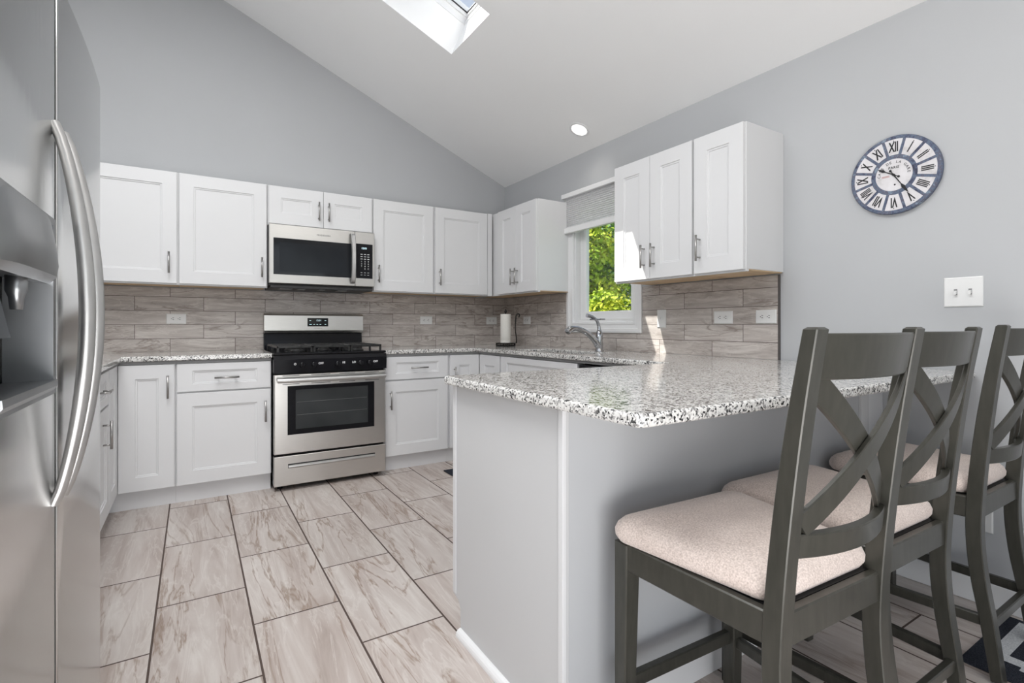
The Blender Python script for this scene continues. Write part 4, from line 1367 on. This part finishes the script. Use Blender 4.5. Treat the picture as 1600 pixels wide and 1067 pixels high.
def make_stool():
    root = thing('counter_stool', 'dark olive-grey X-back counter stool at the free end of the peninsula', 'stool', (0, 0, 0), 'X-back stools at the peninsula bar')
    for sx in (-1, 1):
        secs = []
        for k in range(29):
            z = 1.088 * k / 28
            y0 = post_rear(z); y1 = y0 + post_dep(z)
            xo = sx * HWR; xi = sx * (HWR - PW)
            secs.append([Vector((x, y, z)) for x, y in chamf(min(xo, xi), max(xo, xi), y0, y1)])
        # crowned top
        z = 1.092
        secs.append([Vector((x, y, z)) for x, y in chamf(min(xo, xi) + .005, max(xo, xi) - .005, y0 + .004, y1 - .004, .003)])
        part('rear_leg', loft(bmesh.new(), secs), M['chair'], root, smooth=28)
    for sx in (-1, 1):
        secs = []
        for z, w in ((0, .036), (.50, .046), (.548, .046)):
            xo = sx * HWF; xi = sx * (HWF - w)
            secs.append([Vector((x, y, z)) for x, y in chamf(min(xo, xi), max(xo, xi), .215 - w, .215, .003)])
        part('front_leg', loft(bmesh.new(), secs), M['chair'], root)
    # seat rails
    bm = bmesh.new()
    zc, hh = .517, .066
    for piece in (bar((-(HWR - PW), REAR + .016, zc), (HWR - PW, REAR + .016, zc), .022, hh), bar((-(HWF - .036), .198, zc), (HWF - .036, .198, zc), .022, hh),
                  bar((-(HWR - .014), REAR + .034, zc), (-(HWF - .014), .180, zc), .022, hh), bar((HWR - .014, REAR + .034, zc), (HWF - .014, .180, zc), .022, hh)):
        me = bpy.data.meshes.new('tmp'); piece.to_mesh(me); piece.free(); bm.from_mesh(me); bpy.data.meshes.remove(me)
    part('seat_frame', bm, M['chair'], root)
    part('stretcher', bar((-(HWF - .034), .199, .185), (HWF - .034, .199, .185), .022, .036), M['chair'], root)
    part('stretcher', bar((-(HWR - .019), post_rear(.16) + .018, .160), (HWR - .019, post_rear(.16) + .018, .160), .020, .032), M['chair'], root)
    for sx in (-1, 1):
        part('stretcher', bar((sx * (HWR - .018), post_rear(.172) + .034, .172), (sx * (HWF - .017), .184, .172), .020, .032), M['chair'], root)
    part('seat_board', BX((-.17, REAR + .028, .534), (.17, .186, .5485)), M['dark'], root, label='dark board under the cushion')
    # curved rails of the back
    def rail(z0, z1, amt, th, n=20):
        secs = []
        for k in range(n + 1):
            t = k / n
            x = -(HWR - PW + .002) + 2 * (HWR - PW + .002) * t
            s = []
            for (dy, z) in ((-th / 2 + .002, z0), (th / 2 - .002, z0), (th / 2, z0 + .003), (th / 2, z1 - .003), (th / 2 - .002, z1), (-th / 2 + .002, z1), (-th / 2, z1 - .003), (-th / 2, z0 + .003)):
                s.append(Vector((x, post_rear(z) + post_dep(z) / 2 + bow(t, amt) + dy, z)))
            secs.append(s)
        return loft(bmesh.new(), secs)
    part('top_rail', rail(.996, 1.081, .030, .020), M['chair'], root, smooth=28)
    part('lower_rail', rail(.655, .702, .034, .020), M['chair'], root, smooth=28)
    # the X: two bowed slats that cross
    def slat(x0, z0, x1, z1, off, wid, n=22):
        secs = []
        dx, dz = x1 - x0, z1 - z0
        ln = math.hypot(dx, dz); px, pz = -dz / ln, dx / ln
        th = .011
        for k in range(n + 1):
            t = k / n
            xc, zc = x0 + dx * t, z0 + dz * t
            s = []
            for a, dy in ((-wid / 2 + .002, -th / 2), (wid / 2 - .002, -th / 2), (wid / 2, -th / 2 + .002), (wid / 2, th / 2 - .002), (wid / 2 - .002, th / 2), (-wid / 2 + .002, th / 2), (-wid / 2, th / 2 - .002), (-wid / 2, -th / 2 + .002)):
                x, z = xc + px * a, zc + pz * a
                tt = (x + HWR - PW) / (2 * (HWR - PW))
                tt = max(0.0, min(1.0, tt))
                s.append(Vector((max(-(HWR - PW) - .004, min(HWR - PW + .004, x)), post_rear(z) + post_dep(z) / 2 + bow(tt, .032) + dy + off, z)))
            secs.append(s)
        return loft(bmesh.new(), secs)
    xi = HWR - PW - .006
    part('cross_slat', slat(-xi, .715, xi, .992, -.0058, .046), M['chair'], root, smooth=28)
    part('cross_slat', slat(-xi, .992, xi, .715, .0058, .046), M['chair'], root, smooth=28)
    # seat cushion
    def outline(k, z, n=10):
        yr, yf = REAR + .030 + k, .226 - k
        hr, hf = HWR - .016 - k, HWF + .006 - k
        rad = max(.012, .046 - k * .3)
        pts = []
        for (cx, cy, sx_, sy_) in ((hf, yf, 1, 1), (-hf, yf, -1, 1), (-hr, yr, -1, -1), (hr, yr, 1, -1)):
            c = (cx - sx_ * rad, cy - sy_ * rad)
            a0 = {(1, 1): 0, (-1, 1): 90, (-1, -1): 180, (1, -1): 270}[(sx_, sy_)]
            for q in range(n + 1):
                a = R(a0 + 90 * q / n)
                pts.append(Vector((c[0] + rad * math.cos(a), c[1] + rad * math.sin(a), z)))
        return pts
    secs = [outline(k, z) for k, z in ((.020, .5505), (.004, .554), (-.003, .566), (-.004, .579), (.001, .593), (.012, .605), (.030, .614), (.060, .621), (.090, .6255), (.115, .628), (.140, .629))]
    bm = loft(bmesh.new(), secs, smooth=True, caps=False)
    bm.verts.ensure_lookup_table()
    m_ = len(secs[0])
    bm.faces.new(bm.verts[:m_])
    cv = bm.verts.new((0, REAR + .042 + .2, .6295)); bm.verts.ensure_lookup_table()
    o0 = m_ * (len(secs) - 1)
    for q in range(m_):
        bm.faces.new((bm.verts[o0 + q], bm.verts[o0 + (q + 1) % m_], cv)).smooth = True
    part('seat_cushion', bm, M['fabric'], root, label='beige upholstered seat cushion', smooth=60)
    return root

def copy_tree(o, parent=None):
    c = o.copy(); COL.objects.link(c)
    if parent is not None: c.parent = parent
    for ch in o.children:
        copy_tree(ch, c)
    return c
st1 = make_stool()
st2 = copy_tree(st1); st3 = copy_tree(st1)
st1.location = (1.130, .741, 0); st1.rotation_euler.z = R(-2.5)
st2.location = (1.611, .776, 0); st2.rotation_euler.z = R(-1)
st2['label'] = 'dark olive-grey X-back counter stool standing between the other two stools'
st3.location = (2.272, .776, .0027); st3.rotation_euler.x = -.0125
st3['label'] = 'dark olive-grey X-back counter stool nearest the wall, standing on the patterned mat'

# ------------------------------------------------------------------ outside
def tree(name, label, x, y, h, blobs, n, leaf, mat, trunk_r):
    root = thing(name, label, 'tree', (x, y, 0), 'trees outside the window')
    bm = bmesh.new()
    tube(bm, smooth_path([(x, y, -.3), (x + .05, y - .04, h * .4), (x - .03, y + .05, h * .85)], 4), [trunk_r * (1 - .7 * i / 8) for i in range(9)], 10)
    part('trunk', bm, M['bark'], root)
    bm = bmesh.new()
    rnd = random.Random(len(label) * 13 + n)
    tot = sum(b_[3] ** 2 for b_ in blobs)
    for bx_, by_, bz_, br_ in blobs:
        for k in range(int(n * br_ ** 2 / tot)):
            v = Vector((rnd.gauss(0, 1), rnd.gauss(0, 1), rnd.gauss(0, 1))).normalized()
            p = Vector((x + bx_, y + by_, bz_)) + v * br_ * (.55 + .5 * rnd.random()) * (1 + .15 * math.sin(7 * v.x + 5 * v.z + bx_ * 9))
            s = leaf * (.6 + .8 * rnd.random())
            d = Vector((rnd.gauss(0, 1), rnd.gauss(0, 1), rnd.gauss(0, .7))).normalized()
            nn = (v + Vector((rnd.gauss(0, .6), rnd.gauss(0, .6), rnd.gauss(0, .6)))).normalized()
            w = d.cross(nn)
            if w.length < .1: continue
            w.normalize()
            a = bm.verts.new(p); b2 = bm.verts.new(p + d * s * .5 + w * s * .32); c = bm.verts.new(p + d * s - nn * s * .15); e2_ = bm.verts.new(p + d * s * .5 - w * s * .32)
            bm.faces.new((a, b2, c, e2_))
    o2 = mesh_obj('foliage', bm, mat, root, ORG[root.name], norm=False)
    return root
tree('tree', 'bushy yellow-green tree seen low through the window', 6.3, 6.9, 1.9, [(-.25, .4, .9, .55), (.3, -.2, .8, .6), (.6, -.7, .8, .55), (-.6, .7, 1.0, .5), (.1, .1, 1.35, .42), (1.0, -1.1, .9, .55), (-.9, 1.1, .8, .5)], 13000, .085, M['leaf_y'], .06)
tree('tree', 'yellow-leaved tree at the far side of the window view', 9.35, 11.1, 4.0, [(-.2, .3, 2.3, .8), (.1, -.1, 3.2, .75), (-.3, .4, 4.0, .7), (-.7, .8, 2.9, .75), (.5, -.4, 2.0, .6)], 9000, .14, M['leaf_y'], .10)
tree('tree', 'tall dark green tree standing behind the yellow-green ones', 13.9, 15.2, 6.5, [(-.6, .7, 3.2, 1.3), (.7, -.6, 3.7, 1.4), (0, 0, 5.0, 1.5), (1.5, -1.6, 2.9, 1.4), (-1.7, 1.8, 4.0, 1.4), (.2, .4, 1.6, 1.4), (2.4, -2.8, 4.4, 1.5), (1.4, -1.2, 5.6, 1.3), (-2.4, 2.6, 2.4, 1.3)], 26000, .17, M['leaf_g'], .18)
struct('ground', BX((XR + .15, -12, -.40), (40, 40, -.30)), M['grass'])
